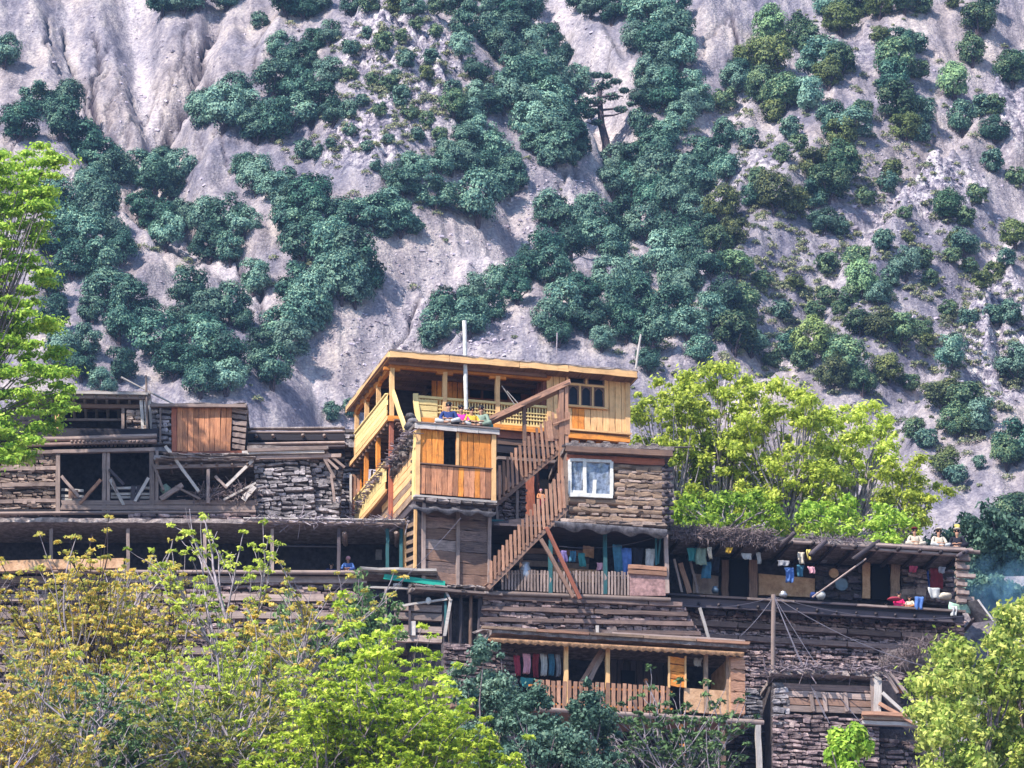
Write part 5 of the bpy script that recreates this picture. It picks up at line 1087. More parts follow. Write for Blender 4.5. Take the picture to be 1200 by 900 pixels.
# ------------------------------------------------------------------ tumbledown stone house at the lower right
Tm = Frame(905, 790, -6, 5)
TH = house(Tm, 'tumbledown_house', 'weathered stone and board house with a branch covered roof at lower right')
stones(Tm, TH, (905, 800), (925, 801), (925, 850), (905, 849), .22, 0, 'stone', single=True)
planks(Tm, 'wall_board', TH, 'wood_weathered', (918, 800), (1024, 804), (1024, 838), (918, 834), 4, -.05, along='h', gap=.14, mats=['wood_weathered', 'wood_log_dark', 'wood_brown'], jag=3)
for px in (950, 965, 990): Bm(Tm, 'post', TH, 'wood_weathered', (px, 812), (px + 3, 834), .14, .1, -.1)
stones(Tm, TH, (905, 838), (1030, 842), (1030, 925), (905, 920), .16, 0, 'stone_brown', single=True)
prism(Tm, 'wall_core', TH, 'mortar', [(905, 796), (1028, 800), (1028, 930), (905, 930)], .3, 3)
z1 = Tm.uz(960, 794)[1]; rf = rough_slab(Tm, 'roof', TH, 'mud_roof', Tm.uz(903, 790)[0], Tm.uz(1033, 790)[0], -.4, 3, z1, z1 + .15, .07, .3)
for i in range(8): u = .1 + i * .55; W('roof_log', rf, random.choice(['wood_weathered', 'wood_dark']), Tm.p(u, -.6, z1 + random.uniform(-.05, .2)), Tm.p(u + random.uniform(.4, 1), .1, z1 + random.uniform(-.02, .22)), .13, .13, YV, 'log')
sticks('brushwood', Tm, [Tm.p(-.1, -.2, z1 + .15), Tm.p(4.4, -.2, z1 + .25)], 240, .9, .022, 'bark', rf, (.3, .35, .1))
Bm(Tm, 'post', TH, 'wood_pale', (1029, 786), (1028, 836), .28, .1, -.35); Bm(Tm, 'post', TH, 'wood_weathered', (1022, 794), (1024, 836), .16, .1, -.3)
for a, b, m_ in (((1034, 812), (1076, 850), 'wood_pale'), ((1030, 824), (1072, 848), 'wood_stair'), ((1036, 786), (1052, 812), 'wood_weathered'), ((1042, 788), (1070, 822), 'wood_weathered')): Bm(Tm, 'brace', TH, m_, a, b, .13, .08, -.5)
for i, (py, m_) in enumerate(((836, 'wood_stair'), (841, 'wood_log'), (847, 'wood_pale'))): Bm(Tm, 'ledge_board', TH, m_, (1010, py), (1086, py + 3), .14, .2, -.5 + i * .1)
box(Tm, 'wall', TH, 'shade_wall', Tm.uz(1030, 800)[0], Tm.uz(1100, 800)[0], 1.6, 1.8, Tm.uz(1030, 850)[1], Tm.uz(1030, 785)[1])
stones(Tm, TH, (1030, 866), (1098, 868), (1098, 935), (1030, 930), .2, .5, 'stone_brown'); box(Tm, 'wall', TH, 'mortar', Tm.uz(1028, 850)[0], Tm.uz(1095, 850)[0], .8, 2, Tm.uz(1030, 870)[1], Tm.uz(1030, 848)[1])
cloth(Tm, 1054, 808, 6, 9, 'cloth_orange', 'small orange rag hanging by the pale post of the tumbledown house', -.2)
sticks('dry_brush', Tm, [at_y(1040, 780, -5), at_y(1062, 764, -4.5), at_y(1090, 752, -4)], 300, .8, .012, 'twig', None, (.3, .3, .2), False, 'heap of dry purple brown brush right of the tumbledown house roof', 'brush', up=.35)
blob('brush_mound', at_y(1068, 776, -3.6), 1.3, .6, .5, 'mud_roof', 'low earth mound beneath the dry brush', 'mound', seed=9)

# ------------------------------------------------------------------ old houses on the left
A = Frame(65, 600, 2, 1)
AH = house(A, 'old_log_porch', 'old two storey open log porch at the far left with dark rooms behind')
def hz(px, py, v=0): return A.uz(px, py, v)
a0, a1 = hz(-40, 500)[0], hz(186, 500)[0]
z_up1, z_up0 = hz(120, 466, 1.2)[1], hz(120, 511, 1.2)[1]
rf = rough_slab(A, 'roof', AH, 'mud_roof', hz(38, 470, .8)[0], hz(176, 470, .8)[0], .7, 5.5, z_up1 - .02, z_up1 + .12, .04, .3)
Bm(A, 'roof_edge', rf, 'wood_pale', (38, 460), (174, 462), .1, .2, .7); Bm(A, 'roof_edge', rf, 'wood_weathered', (60, 465), (176, 466), .14, .14, .8)
for i in range(9): W('rafter', rf, 'wood_pale', A.p(hz(60 + i * 13, 470, .8)[0], .7, z_up1 - .1), A.p(hz(58 + i * 13, 470, .8)[0], 3, z_up1 - .3), .12, .12, A.U, 'log')
Bm(A, 'beam', AH, 'wood_brown', (62, 476), (175, 477), .17, .16, 1.1); Bm(A, 'rail', AH, 'wood_weathered', (75, 492), (144, 492), .09, .09, 1.5)
for px, m_, w in ((67, 'wood_fascia', .16), (144, 'wood_weathered', .12)): Bm(A, 'post', AH, m_, (px, 478), (px, 512), w, w, 1.1)
stones(A, AH, (148, 480), (172, 480), (172, 512), (148, 512), .17, 1.0, 'mud', single=True)
for px in (166, 171, 176): Bm(A, 'post', AH, 'wood_pale', (px - 1, 462), (px + 2, 512), .13, .08, .9)
box(A, 'wall', AH, 'shade_wall', a0, a1, 3, 3.3, z_up0, z_up1); box(A, 'floor', AH, 'wood_shade', a0, a1, .2, 3.3, z_up0 - .35, z_up0)
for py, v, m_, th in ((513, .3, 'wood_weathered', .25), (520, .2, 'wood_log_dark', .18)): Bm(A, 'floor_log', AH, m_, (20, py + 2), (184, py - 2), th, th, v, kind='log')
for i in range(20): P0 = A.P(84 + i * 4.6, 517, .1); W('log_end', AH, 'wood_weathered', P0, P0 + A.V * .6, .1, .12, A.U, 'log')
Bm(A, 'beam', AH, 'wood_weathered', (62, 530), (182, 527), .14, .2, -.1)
lz = hz(120, 598, 0)[1]; box(A, 'wall', AH, 'shade_wall', a0 + 1.4, a1 + 4.2, 2.4, 2.7, lz, z_up0 - .3); box(A, 'floor', AH, 'wood_shade', a0, a1 + 4, -.1, 2.6, lz - .2, lz)
for px, w in ((68, .17), (122, .15), (127, .13), (178, .2), (184, .12)): Bm(A, 'post', AH, 'wood_weathered', (px, 528), (px, 604), w, w, -.05)
for a, b, m_ in (((72, 558), (92, 582), 'wood_weathered'), ((94, 590), (118, 562), 'wood_stair'), ((129, 562), (145, 592), 'wood_pale'), ((158, 588), (174, 560), 'wood_pale'), ((130, 560), (138, 578), 'wood_weathered'), ((128, 550), (145, 568), 'wood_dark')): Bm(A, 'brace', AH, m_, a, b, .12, .1, -.15)
for py, m_ in ((572, 'wood_pale'), (579, 'wood_pale'), (583, 'wood_pale')): Bm(A, 'rail', AH, m_, (130, py), (176, py), .1, .06, .1); Bm(A, 'rail', AH, m_, (72, py + 2), (98, py + 3), .1, .06, .1)
planks(A, 'door_board', AH, 'wood_dark', (153, 570), (166, 568), (164, 588), (152, 590), 2, -.1); planks(A, 'door_board', AH, 'wood_brown', (80, 572), (92, 575), (92, 584), (80, 584), 2, -.1)
planks(A, 'front_board', AH, 'wood_weathered', (72, 586), (300, 586), (300, 598), (72, 598), 2, -.12, along='h', mats=['wood_weathered', 'mud'])
Bm(A, 'beam', AH, 'wood_weathered', (-30, 602), (300, 600), .16, .2, -.15, kind='log')
WL = house(A, 'terrace_wall', 'mud and stone terrace wall at the far left below the lime tree', 'wall')
crib(A, WL, (-40, 530), (66, 528), (66, 604), (-40, 606), 4, .1, .16, 'mud', 'wood_weathered', .25)
Bm(A, 'door_board', WL, 'wood_weathered', (10, 566), (10, 573), .5, .06, -.1)

PB = house(A, 'plank_room', 'room faced with rough reddish upright planks beside the old log porch')
pzt = hz(230, 478, .4)[1]
planks(A, 'wall_plank', PB, 'wood_panel', (201, 475), (272, 476), (270, 531), (201, 529), 11, .4, .06, jag=2, gap=.04, mats=['wood_panel', 'wood_panel', 'wood_red'])
rf = rough_slab(A, 'roof', PB, 'mud_roof', hz(176, 476, .4)[0], hz(290, 476, .4)[0], .2, 4, pzt, pzt + .14, .05, .3)
W('roof_edge', rf, 'wood_weathered', A.p(hz(176, 476, .2)[0], .18, pzt + .02), A.p(hz(288, 476, .2)[0], .18, pzt + .02), .12, .14, A.V)
for i in range(7): Bm(A, 'corner_log', PB, 'wood_weathered', (272, 482 + i * 7), (290 - i * .5, 484 + i * 7), .17, .3, .6)
stones(A, PB, (178, 480), (201, 480), (201, 530), (178, 528), .2, .5, 'stone', single=True); box(A, 'wall', PB, 'wood_shade', hz(180, 500)[0], hz(288, 500)[0], .8, 3.5, z_up0 - .1, pzt)
Bm(A, 'post', PB, 'wood_weathered', (188, 478), (188, 520), .07, .07, .2)
Bm(A, 'sill_log', PB, 'wood_red', (200, 532), (290, 530), .1, .2, .3)
OB = house(A, 'open_byre', 'low open byre with broken rails below the reddish plank room')
bz_ = hz(240, 541, -.2)[1]
rf = rough_slab(A, 'roof', OB, 'mud_roof', hz(182, 540, -.2)[0], hz(298, 540, -.2)[0], -.35, 3, bz_, bz_ + .2, .05, .25)
joined('roof_slates', [Matrix.Translation(A.p(random.uniform(hz(185, 540)[0], hz(296, 540)[0]), random.uniform(-.4, 0), bz_ + random.uniform(.05, .28))) @ Matrix.Rotation(random.uniform(-.1, .1), 4, 'Y') @ Matrix.Diagonal((random.uniform(.3, .7), .4, .06, 1)) for _ in range(90)], 'mud_roof', rf)
Bm(A, 'beam', OB, 'wood_weathered', (183, 548), (296, 545), .14, .14, -.25)
for i in range(6): P0 = A.P(200 + i * 18, 544, -.4); W('joist', OB, 'wood_weathered', P0, P0 + A.V * 1.2, .12, .12, A.U, 'log')
for a, b, m_, w in (((194, 523), (233, 576), 'wood_pale', .12), ((265, 570), (296, 540), 'wood_pale', .12), ((180, 545), (192, 575), 'wood_weathered', .1), ((188, 585), (214, 568), 'wood_weathered', .2), ((244, 550), (244, 590), 'wood_weathered', .13), ((262, 586), (300, 566), 'wood_pale', .08), ((252, 558), (266, 572), 'wood_weathered', .1), ((205, 570), (235, 585), 'wood_weathered', .08), ((285, 586), (298, 570), 'wood_pale', .22)):
    Bm(A, 'rail', OB, m_, a, b, w, .1, -.3)
sticks('brushwood', A, [A.P(230, 582, -.1), A.P(295, 576, -.1)], 160, 1.0, .018, 'twig', OB, (.3, .2, .2), False)
blob('hay_bundle', A.P(194, 574, .1), .2, .2, .22, 'cloth_sage', 'small pale green bundle in the open byre', 'bundle', seed=3)

SH = house(A, 'stone_byre', 'grey dry stone byre with a flat timber roof in the middle of the left houses')
stones(A, SH, (298, 537), (362, 537), (372, 608), (298, 608), .18, .1, 'stone', single=True, dp=.35)
stones(A, SH, (362, 536), (402, 548), (398, 608), (370, 608), .18, .4, 'stone', single=True, dp=.35)
stones(A, SH, (150, 603), (300, 603), (300, 618), (150, 620), .16, -.3, 'stone_brown')
sz = hz(340, 532, 0)[1]
rf = rough_slab(A, 'roof', SH, 'mud_roof', hz(290, 530)[0], hz(384, 530)[0], -.3, 2.5, sz + .1, sz + .24, .04, .3)
Bm(A, 'roof_log', rf, 'wood_weathered', (290, 528), (382, 525), .14, .14, -.3); Bm(A, 'roof_log', rf, 'wood_pale', (284, 531), (380, 529), .16, .2, -.2)
Bm(A, 'roof_log', rf, 'wood_weathered', (300, 537), (400, 534), .14, .2, -.1)
for a, b in (((372, 528), (396, 550)), ((378, 534), (392, 560)), ((388, 556), (392, 588)), ((382, 530), (404, 548))): Bm(A, 'post', SH, 'wood_weathered', a, b, .1, .1, -.1)
BM_ = house(A, 'beam_roof', 'long roof of stacked dark beams behind the stone byre', 'roof')
for y0, y1, m_, th in ((503, 502, 'mud_roof', .12), (508, 507, 'wood_weathered', .14), (514, 513, 'wood_shade', .25), (521, 520, 'wood_weathered', .16), (525, 524, 'wood_dark', .14)): Bm(A, 'beam', BM_, m_, (268, y0), (404, y1), th, .3, 2.6 if y0 < 515 else 2.4, kind='log' if th < .2 else 'beam')
for px in (300, 320, 355, 380): P0 = A.P(px, 510, 2.3); W('beam_end', BM_, 'wood_weathered', P0, P0 + A.V * .6, .14, .14, A.U, 'log')
box(A, 'wall', BM_, 'wood_shade', hz(268, 515, 2.8)[0], hz(404, 515, 2.8)[0], 2.85, 5, hz(300, 540, 2.8)[1], hz(300, 505, 2.8)[1])
stones(A, BM_, (402, 503), (424, 503), (424, 525), (402, 525), .2, 2.6, 'stone', single=True)
GW = house(A, 'grey_stone_wall', 'bluish grey stone wall between the stone byre and the timber house', 'wall')
stones(A, GW, (384, 522), (426, 522), (428, 612), (384, 612), .14, 3.4, 'stone')
dr = planks(A, 'shutter_plank', GW, 'wood_stair', (412, 556), (424, 556), (423, 606), (412, 604), 2, 2.9)
Bm(A, 'shutter_frame', GW, 'wood_pale', (411, 556), (411, 606), .09, .09, 2.85); Bm(A, 'shutter_frame', GW, 'wood_pale', (410, 606), (424, 608), .09, .09, 2.85)
tag(Bm(A, 'leaning_pole', None, 'wood_pale', (142, 442), (204, 474), .07, .07, 1.2, kind='log'), 'thin pale pole slanting above the old log porch roof', 'pole')
tag(Bm(A, 'forked_pole', None, 'wood_weathered', (171, 440), (173, 512), .09, .09, .7, kind='log'), 'upright grey pole rising through the roof of the old log porch', 'pole')

# dark veranda below, and what stands under it
D_ = Frame(310, 668, -2.5, 1)
DV = house(D_, 'dark_veranda', 'long deeply shaded veranda with thin posts left of the log store')
d0, d1 = D_.uz(-60, 640)[0], D_.uz(474, 640)[0]; dz1 = D_.uz(400, 617)[1]; dz0 = D_.uz(400, 670)[1]
rf = rough_slab(D_, 'roof', DV, 'mud_roof', d0, d1, -.4, 4.5, dz1, dz1 + .16, .04, .35)
W('roof_log', rf, 'wood_pale', D_.p(D_.uz(285, 613, -.45)[0], -.45, dz1 + .18), D_.p(D_.uz(474, 613, -.45)[0], -.45, dz1 + .14), .07, .1, D_.V, 'log')
W('roof_log', rf, 'wood_weathered', D_.p(D_.uz(285, 613, -.4)[0], -.4, dz1 + .05), D_.p(D_.uz(470, 613, -.4)[0], -.42, dz1 - .02), .12, .14, D_.V, 'log')
sticks('brushwood', D_, [D_.p(0, -.3, dz1 + .1), D_.p(d1, -.3, dz1 + .08)], 160, 1.2, .02, 'bark_pale', rf, (.4, .15, .07))
for px in (404, 465): P0 = D_.P(px, 625, -.35); W('log_end', rf, 'wood_weathered', P0, P0 + D_.V * 1.5, .22, .22, D_.U, 'log')
box(D_, 'wall', DV, 'shade_wall', d0, d1 + .5, 2.4, 2.6, dz0, dz1); box(D_, 'floor', DV, 'wood_shade', d0, d1 + .3, -.05, 2.6, dz0 - .15, dz0)
W('floor_log', DV, 'wood_weathered', D_.p(d0, -.1, dz0 - .08), D_.p(D_.uz(430, 670)[0], -.1, dz0 - .08), .16, .18, D_.V, 'log')
for px, m_ in ((319, 'wood_weathered'), (397, 'wood_dark'), (454, 'wood_teal'), (470, 'wood_teal'), (240, 'wood_weathered'), (150, 'wood_weathered'), (60, 'wood_weathered')): Bm(D_, 'post', DV, m_, (px, 620), (px, 670), .13, .13, -.1)
Bm(D_, 'rail', DV, 'wood_dark', (320, 640), (397, 641), .05, .05, .2)
Bm(D_, 'calendar', DV, 'cloth_grey', (444, 644), (444, 656), .24, .02, 2.3); 
for y0, sm, bm_ in ((672, 'mud', 'wood_weathered'),): crib(D_, house(D_, 'beam_laced_wall', 'terrace wall of long grey beams and stones behind the budding trees', 'wall'), (-60, 676), (480, 676), (480, 905), (-60, 905), 11, .3, .17, 'stone_brown', 'wood_weathered', .42)
Bm(D_, 'ledge_board', DV, 'mud_tan', (-40, 664), (145, 660), .4, .1, -.5)
LT = house(D_, 'lean_to', 'little lean-to with a green tarpaulin strip and pale poles', 'shed')
tr = Bm(D_, 'roof_sheet', LT, 'wood_pale', (422, 671), (512, 673), .09, 1.2, -1.6); Bm(D_, 'roof_sheet', LT, 'mud_roof', (424, 675), (512, 677), .12, 1.0, -1.4)
Bm(D_, 'tarpaulin', LT, 'tarp_green', (450, 676), (522, 684), .2, .05, -1.95)
Bm(D_, 'rail', LT, 'wood_pale', (430, 688), (514, 691), .08, .08, -1.8); Bm(D_, 'rail', LT, 'wood_pale', (470, 710), (524, 702), .08, .08, -1.9)
for px, y0, y1, m_ in ((480, 672, 745, 'wood_dark'), (522, 694, 742, 'wood_teal'), (452, 690, 745, 'wood_weathered')): Bm(D_, 'post', LT, m_, (px, y0), (px, y1), .09, .09, -1.8)
prism(D_, 'side_sheet', LT, 'wood_pale', [(526, 704), (530, 702), (523, 745), (519, 745)], -1.9, -1.8); Bm(D_, 'strut', LT, 'wood_pale', (517, 683), (528, 704), .08, .08, -1.9)
for y_, m_ in ((712, 'wood_weathered'), (722, 'wood_weathered'), (737, 'wood_weathered'), (748, 'wood_weathered')): Bm(D_, 'wall_beam', LT, m_, (462, y_), (518, y_ + 2), .26, .2, -1.6)
Bm(D_, 'post', LT, 'wood_pale', (484, 728), (484, 745), .2, .1, -1.75)
prism(D_, 'wall', LT, 'shade_wall', [(430, 680), (530, 680), (530, 760), (430, 760)], -.9, -.8)
blob('white_jug', D_.P(502, 704, -1.9), .11, .11, .14, 'white_paint', 'white plastic jug hanging from the lean-to', 'jug', seed=2, amp=.02)
blob('pale_bundle', D_.P(466, 686, -1.7), .2, .2, .09, 'cloth_white', 'flat pale bundle on the lean-to rail', 'bundle', seed=8)
for k, (px, py) in enumerate(((481, 489), (484, 495), (480, 500))): blob('loose_boulder', M.P(px, py, -1.0 - k * .6), .22, .3, .16, 'stone', ['upper pale stone at the head of the terrace', 'middle pale stone at the head of the terrace', 'lowest pale stone at the head of the terrace'][k], 'stone', seed=k)

# ------------------------------------------------------------------ people
def skin_obj(name, verts, edges, radii, mat, parent, root=0, sub=1):
    me = bpy.data.meshes.new(name); me.from_pydata(verts, edges, []); me.materials.append(MATS[mat])
    o = put(name, me, WM[parent.name], parent)
    m = o.modifiers.new('skin', 'SKIN'); m.use_smooth_shade = True
    for i, r in enumerate(radii): me.skin_vertices[0].data[i].radius = (r, r) if not isinstance(r, tuple) else r; me.skin_vertices[0].data[i].use_root = (i == root)
    s = o.modifiers.new('subsurf', 'SUBSURF'); s.levels = sub; s.render_levels = sub
    return o
POSE = {   # pelvis chest neck head | shoulder elbow wrist (left,right) | hip knee ankle toe
 'cross': dict(sp=[(0, 0, .1), (0, .0, .34), (0, -.02, .53), (0, -.05, .68)], arm=[(.17, 0, .49), (.26, -.1, .25), (.1, -.3, .2)], leg=[(.1, -.02, .09), (.36, -.3, .16), (.05, -.36, .07), (-.06, -.40, .06)]),
 'edge': dict(sp=[(0, 0, .1), (0, -.02, .34), (0, -.06, .53), (0, -.12, .67)], arm=[(.18, -.02, .48), (.31, -.12, .28), (.12, -.28, .16)], leg=[(.1, -.02, .1), (.16, -.38, .14), (.16, -.45, -.28), (.16, -.56, -.31)]),
 'stand': dict(sp=[(0, 0, .9), (0, 0, 1.18), (0, -.01, 1.42), (0, -.03, 1.58)], arm=[(.18, 0, 1.38), (.25, -.06, 1.1), (.14, -.27, 1.05)], leg=[(.09, 0, .88), (.1, -.03, .48), (.1, .02, .08), (.1, -.14, .04)])}
def person(label, loc, pose, top, bottom, hair='hair', turn=0, cap=None, size=1.0, group=None, seed=0):
    r = random.Random(seed); M0 = Matrix.Translation(loc) @ Matrix.Rotation(R(turn), 4, 'Z') @ Matrix.Scale(size, 4)
    p = tag(put('person', None, M0), label, 'person', group); P = POSE[pose]
    V = list(P['sp']); E = [(0, 1), (1, 2), (2, 3)]; rad = [.07, (.06, .05), .042, (.105, .12)]; tv = [V[0], V[1], (0, V[2][1], V[2][2] - .04)]; te = [(0, 1), (1, 2)]; trd = [(.16, .14), (.165, .135), .085]; bv_ = [V[0]]; be = []; brd = [.16]
    for s in (-1, 1):
        j = r.uniform(-.03, .03); a = [(s * x, y + j, z) for x, y, z in P['arm']]; l = [(s * x, y + (0.03 if s > 0 else -.02), z + (.02 if s > 0 and pose == 'cross' else 0)) for x, y, z in P['leg']]
        n = len(V); V += a; E += [(1, n), (n, n + 1), (n + 1, n + 2)]; rad += [.045, .036, .03]
        w = Vector(a[2]); d = (w - Vector(a[1])).normalized(); pm = w + d * .08; k = len(V); V.append(tuple(pm)); E.append((n + 2, k)); rad.append((.038, .02))
        side = d.cross(Vector((0, 0, 1))).normalized() if abs(d.z) < .95 else Vector((1, 0, 0))
        for q in range(4):
            f = pm + side * (q - 1.5) * .022 + d * (.045 + .012 * (1.5 - abs(q - 1.2))); k2 = len(V); V.append(tuple(f)); E.append((k, k2)); rad.append(.010); V.append(tuple(f + d * .03 + Vector((0, 0, -.02)))); E.append((k2, k2 + 1)); rad.append(.008)
        th = w + d * .03 + side * (.045 * -s); V.append(tuple(th)); E.append((k, len(V) - 1)); rad.append(.012)
        n = len(V); V += l; E += [(0, n), (n, n + 1), (n + 1, n + 2), (n + 2, n + 3)]; rad += [.085, .06, .04, .035]
        m = len(tv); tv += [a[0], a[1], tuple(Vector(a[1]).lerp(w, .85))]; te += [(1, m), (m, m + 1), (m + 1, m + 2)]; trd += [.07, .055, .045]
        m = len(bv_); bv_ += [l[0], l[1], tuple(Vector(l[1]).lerp(Vector(l[2]), .9))]; be += [(0, m), (m, m + 1), (m + 1, m + 2)]; brd += [.10, .08, .06]
    b = skin_obj('body', V, E, rad, 'skin', p); skin_obj('tunic', tv, te, trd, 'cloth_' + top, p); skin_obj('trousers', bv_, be, brd, 'cloth_' + bottom, p)
    hd = M0 @ Vector(V[3]); Rm = Matrix.Rotation(R(turn), 3, 'Z')
    o = blob('hair', hd + Rm @ Vector((0, .042, .045)) * size, .098 * size, .092 * size, .092 * size, 'cloth_' + cap[1] if cap and cap[0] == 'scarf' else hair, parent=p, amp=.04)
    blob('nose', hd + Rm @ Vector((0, -.112, -.012)) * size, .015 * size, .022 * size, .022 * size, 'skin', parent=p, amp=0)
    blob('mouth', hd + Rm @ Vector((0, -.10, -.052)) * size, .025 * size, .01 * size, .007 * size, 'cloth_crimson', parent=p, amp=0)
    for s in (-1, 1):
        blob('eye', hd + Rm @ Vector((s * .032, -.098, .012)) * size, .008 * size, .006 * size, .005 * size, 'hair', parent=p, amp=0)
        blob('ear', hd + Rm @ Vector((s * .09, 0, -.005)) * size, .014 * size, .024 * size, .032 * size, 'skin', parent=p, amp=0)
    if cap and cap[0] == 'cap':
        blob('cap', hd + Rm @ Vector((0, .01, .10)) * size, .13 * size, .13 * size, .025 * size, 'cloth_' + cap[1], parent=p, amp=.02); blob('cap_crown', hd + Rm @ Vector((0, 0, .11)) * size, .09 * size, .09 * size, .04 * size, 'cloth_' + cap[1], parent=p, amp=.02)
    if cap and cap[0] == 'plume': 
        blob('cap', hd + Rm @ Vector((0, -.0, .085)) * size, .12 * size, .12 * size, .04 * size, 'cloth_beige', parent=p, amp=.02); blob('plume', hd + Rm @ Vector((.02, 0, .16)) * size, .09 * size, .06 * size, .08 * size, 'cloth_yellow', parent=p, amp=.3)
    return p
tz = xzt + .03
def on_terrace(px, v): u, _ = M.uz(px, 495, v); return M.p(u, v, tz)
g = 'people sitting in a row on the boarded room roof'
person('person in dark blue jacket and white trousers sitting cross legged at left of terrace row', on_terrace(526, xv + .25), 'cross', 'navy', 'white', turn=-6, group=g, seed=1, size=1.28)
person('person in bright magenta clothes sitting second from left on the terrace edge', on_terrace(540, xv + .3), 'cross', 'magenta', 'black', turn=10, group=g, seed=2, size=1.2)
person('person in a mustard yellow shirt sitting right of the magenta one', on_terrace(552.5, xv + .3), 'cross', 'mustard', 'white', turn=14, group=g, seed=3, size=1.15)
person('person in a sage green tunic sitting at the right of the row', on_terrace(564, xv + .28), 'cross', 'sage', 'sage', turn=-12, group=g, seed=4, size=1.25)
tag(blob('teal_bag', on_terrace(571, xv + .1) + Vector((0, 0, .12)), .24, .18, .14, 'cloth_teal', seed=11, amp=.2), 'teal cloth bag on the terrace edge beside the row of people', 'bag'); tag(blob('white_bag', on_terrace(511, xv + .5) + Vector((0, 0, .12)), .13, .13, .16, 'cloth_white', seed=12), 'small pinkish white bag on the terrace left of the people', 'bag')
person('person in bright pink bending over the ledge near the second door', Q.p(Q.uz(1053, 700, .5)[0], .5, rz0), 'cross', 'hotpink', 'hotpink', turn=25, seed=5, cap=('scarf', 'black'), size=.95)
person('small child with tan clothes beside the pink clad person', Q.p(Q.uz(1066, 700, .3)[0], .3, rz0), 'cross', 'beige', 'orange', turn=-20, seed=6, size=.7)
person('small child in green sitting in the second doorway of the long house', Q.p(Q.uz(1038, 702, 1.2)[0], 1.2, rz0), 'cross', 'green', 'teal', turn=5, seed=7, size=.65)
rr = rz1 + .2; g = 'men sitting on the roof edge of the long house'
def on_roof(px): u, _ = Q.uz(px, 640, .5); return Q.p(u, .5, rr - .02)
person('man in a pale coat and dark red vest sitting on the roof, leftmost of three', on_roof(1072), 'cross', 'beige', 'beige', turn=4, cap=('cap', 'maroon'), group=g, seed=8, size=1.08)
person('man in cream clothes and a flat cap sitting in the middle of the roof trio', on_roof(1100), 'cross', 'beige', 'white', turn=12, cap=('cap', 'beige'), group=g, seed=9, size=1.12)
person('man in black coat with a yellow plume on his cap, rightmost on the roof', on_roof(1122), 'cross', 'black', 'black', turn=-8, cap=('plume', 'yellow'), group=g, seed=10, size=1.2)
person('person in green standing behind the orange picket veranda', O.p(O.uz(757, 800, .5)[0], .5, oz0), 'stand', 'green', 'maroon', turn=-5, cap=('scarf', 'orange'), seed=12, size=.86)
person('child in orange on the stairs before the dark doorway', M.P(634, 604, -2.9), 'stand', 'orange', 'crimson', turn=15, cap=('scarf', 'pink'), seed=13, size=.62)
person('person in dark blue with a pink scarf sitting in the shaded veranda', D_.p(D_.uz(408, 668, .4)[0], .4, dz0), 'cross', 'blue', 'navy', turn=-10, cap=('scarf', 'pink'), seed=14, size=.9)
person('dark clad figure half hidden in the shaded veranda left of the middle post', D_.p(D_.uz(388, 668, 1.2)[0], 1.2, dz0), 'cross', 'navy', 'navy', turn=20, seed=15, size=.9)

# ------------------------------------------------------------------ leafing trees
def grow(r, base, height, spread, levels, nb, bend=.25, up=.35, trunk_r=.16, lean=(0, 0), first=.28, taper=.62):
    """skeleton: branch paths with radii, and the twig tips that carry leaves"""
    limbs = []; tips = []
    def br(p, d, ln, rad, lev):
        pts = [p.copy()]; n = 4; q = p.copy(); dd = d.copy()
        for i in range(n):
            dd = dd + r.normal(size=3) * bend * .45 + np.array([0, 0, up * .10]); dd /= np.linalg.norm(dd); q = q + dd * ln / n; pts.append(q.copy())
        rs = [rad * (1 - (1 - taper) * i / n) for i in range(n + 1)]; limbs.append((lev, pts, rs))
        if lev >= levels: tips.append((pts[-1], dd)); tips.append((pts[2], dd)); return
        k = nb[min(lev, len(nb) - 1)]
        for j in range(k):
            t = r.uniform(.35 if lev else first + .15, 1.0) if j else 1.0; idx = t * n; i0 = min(int(idx), n - 1); s = pts[i0] + (pts[i0 + 1] - pts[i0]) * (idx - i0)
            side = r.normal(size=3); side[2] = abs(side[2]) * up; side /= np.linalg.norm(side); a = spread * r.uniform(.6, 1.1) * (.5 if j == 0 else 1)
            nd = dd * (1 - a * .45) + side * a; nd /= np.linalg.norm(nd); br(s, nd, ln * r.uniform(.55, .82), max(.014, rad * taper * (.95 if j == 0 else .7)), lev + 1)
        if lev == levels - 1: tips.append((pts[-1], dd))
    d0 = np.array([lean[0], lean[1], 1.]); d0 /= np.linalg.norm(d0); br(np.array(base, float), d0, height * .42, trunk_r, 0)
    return limbs, tips
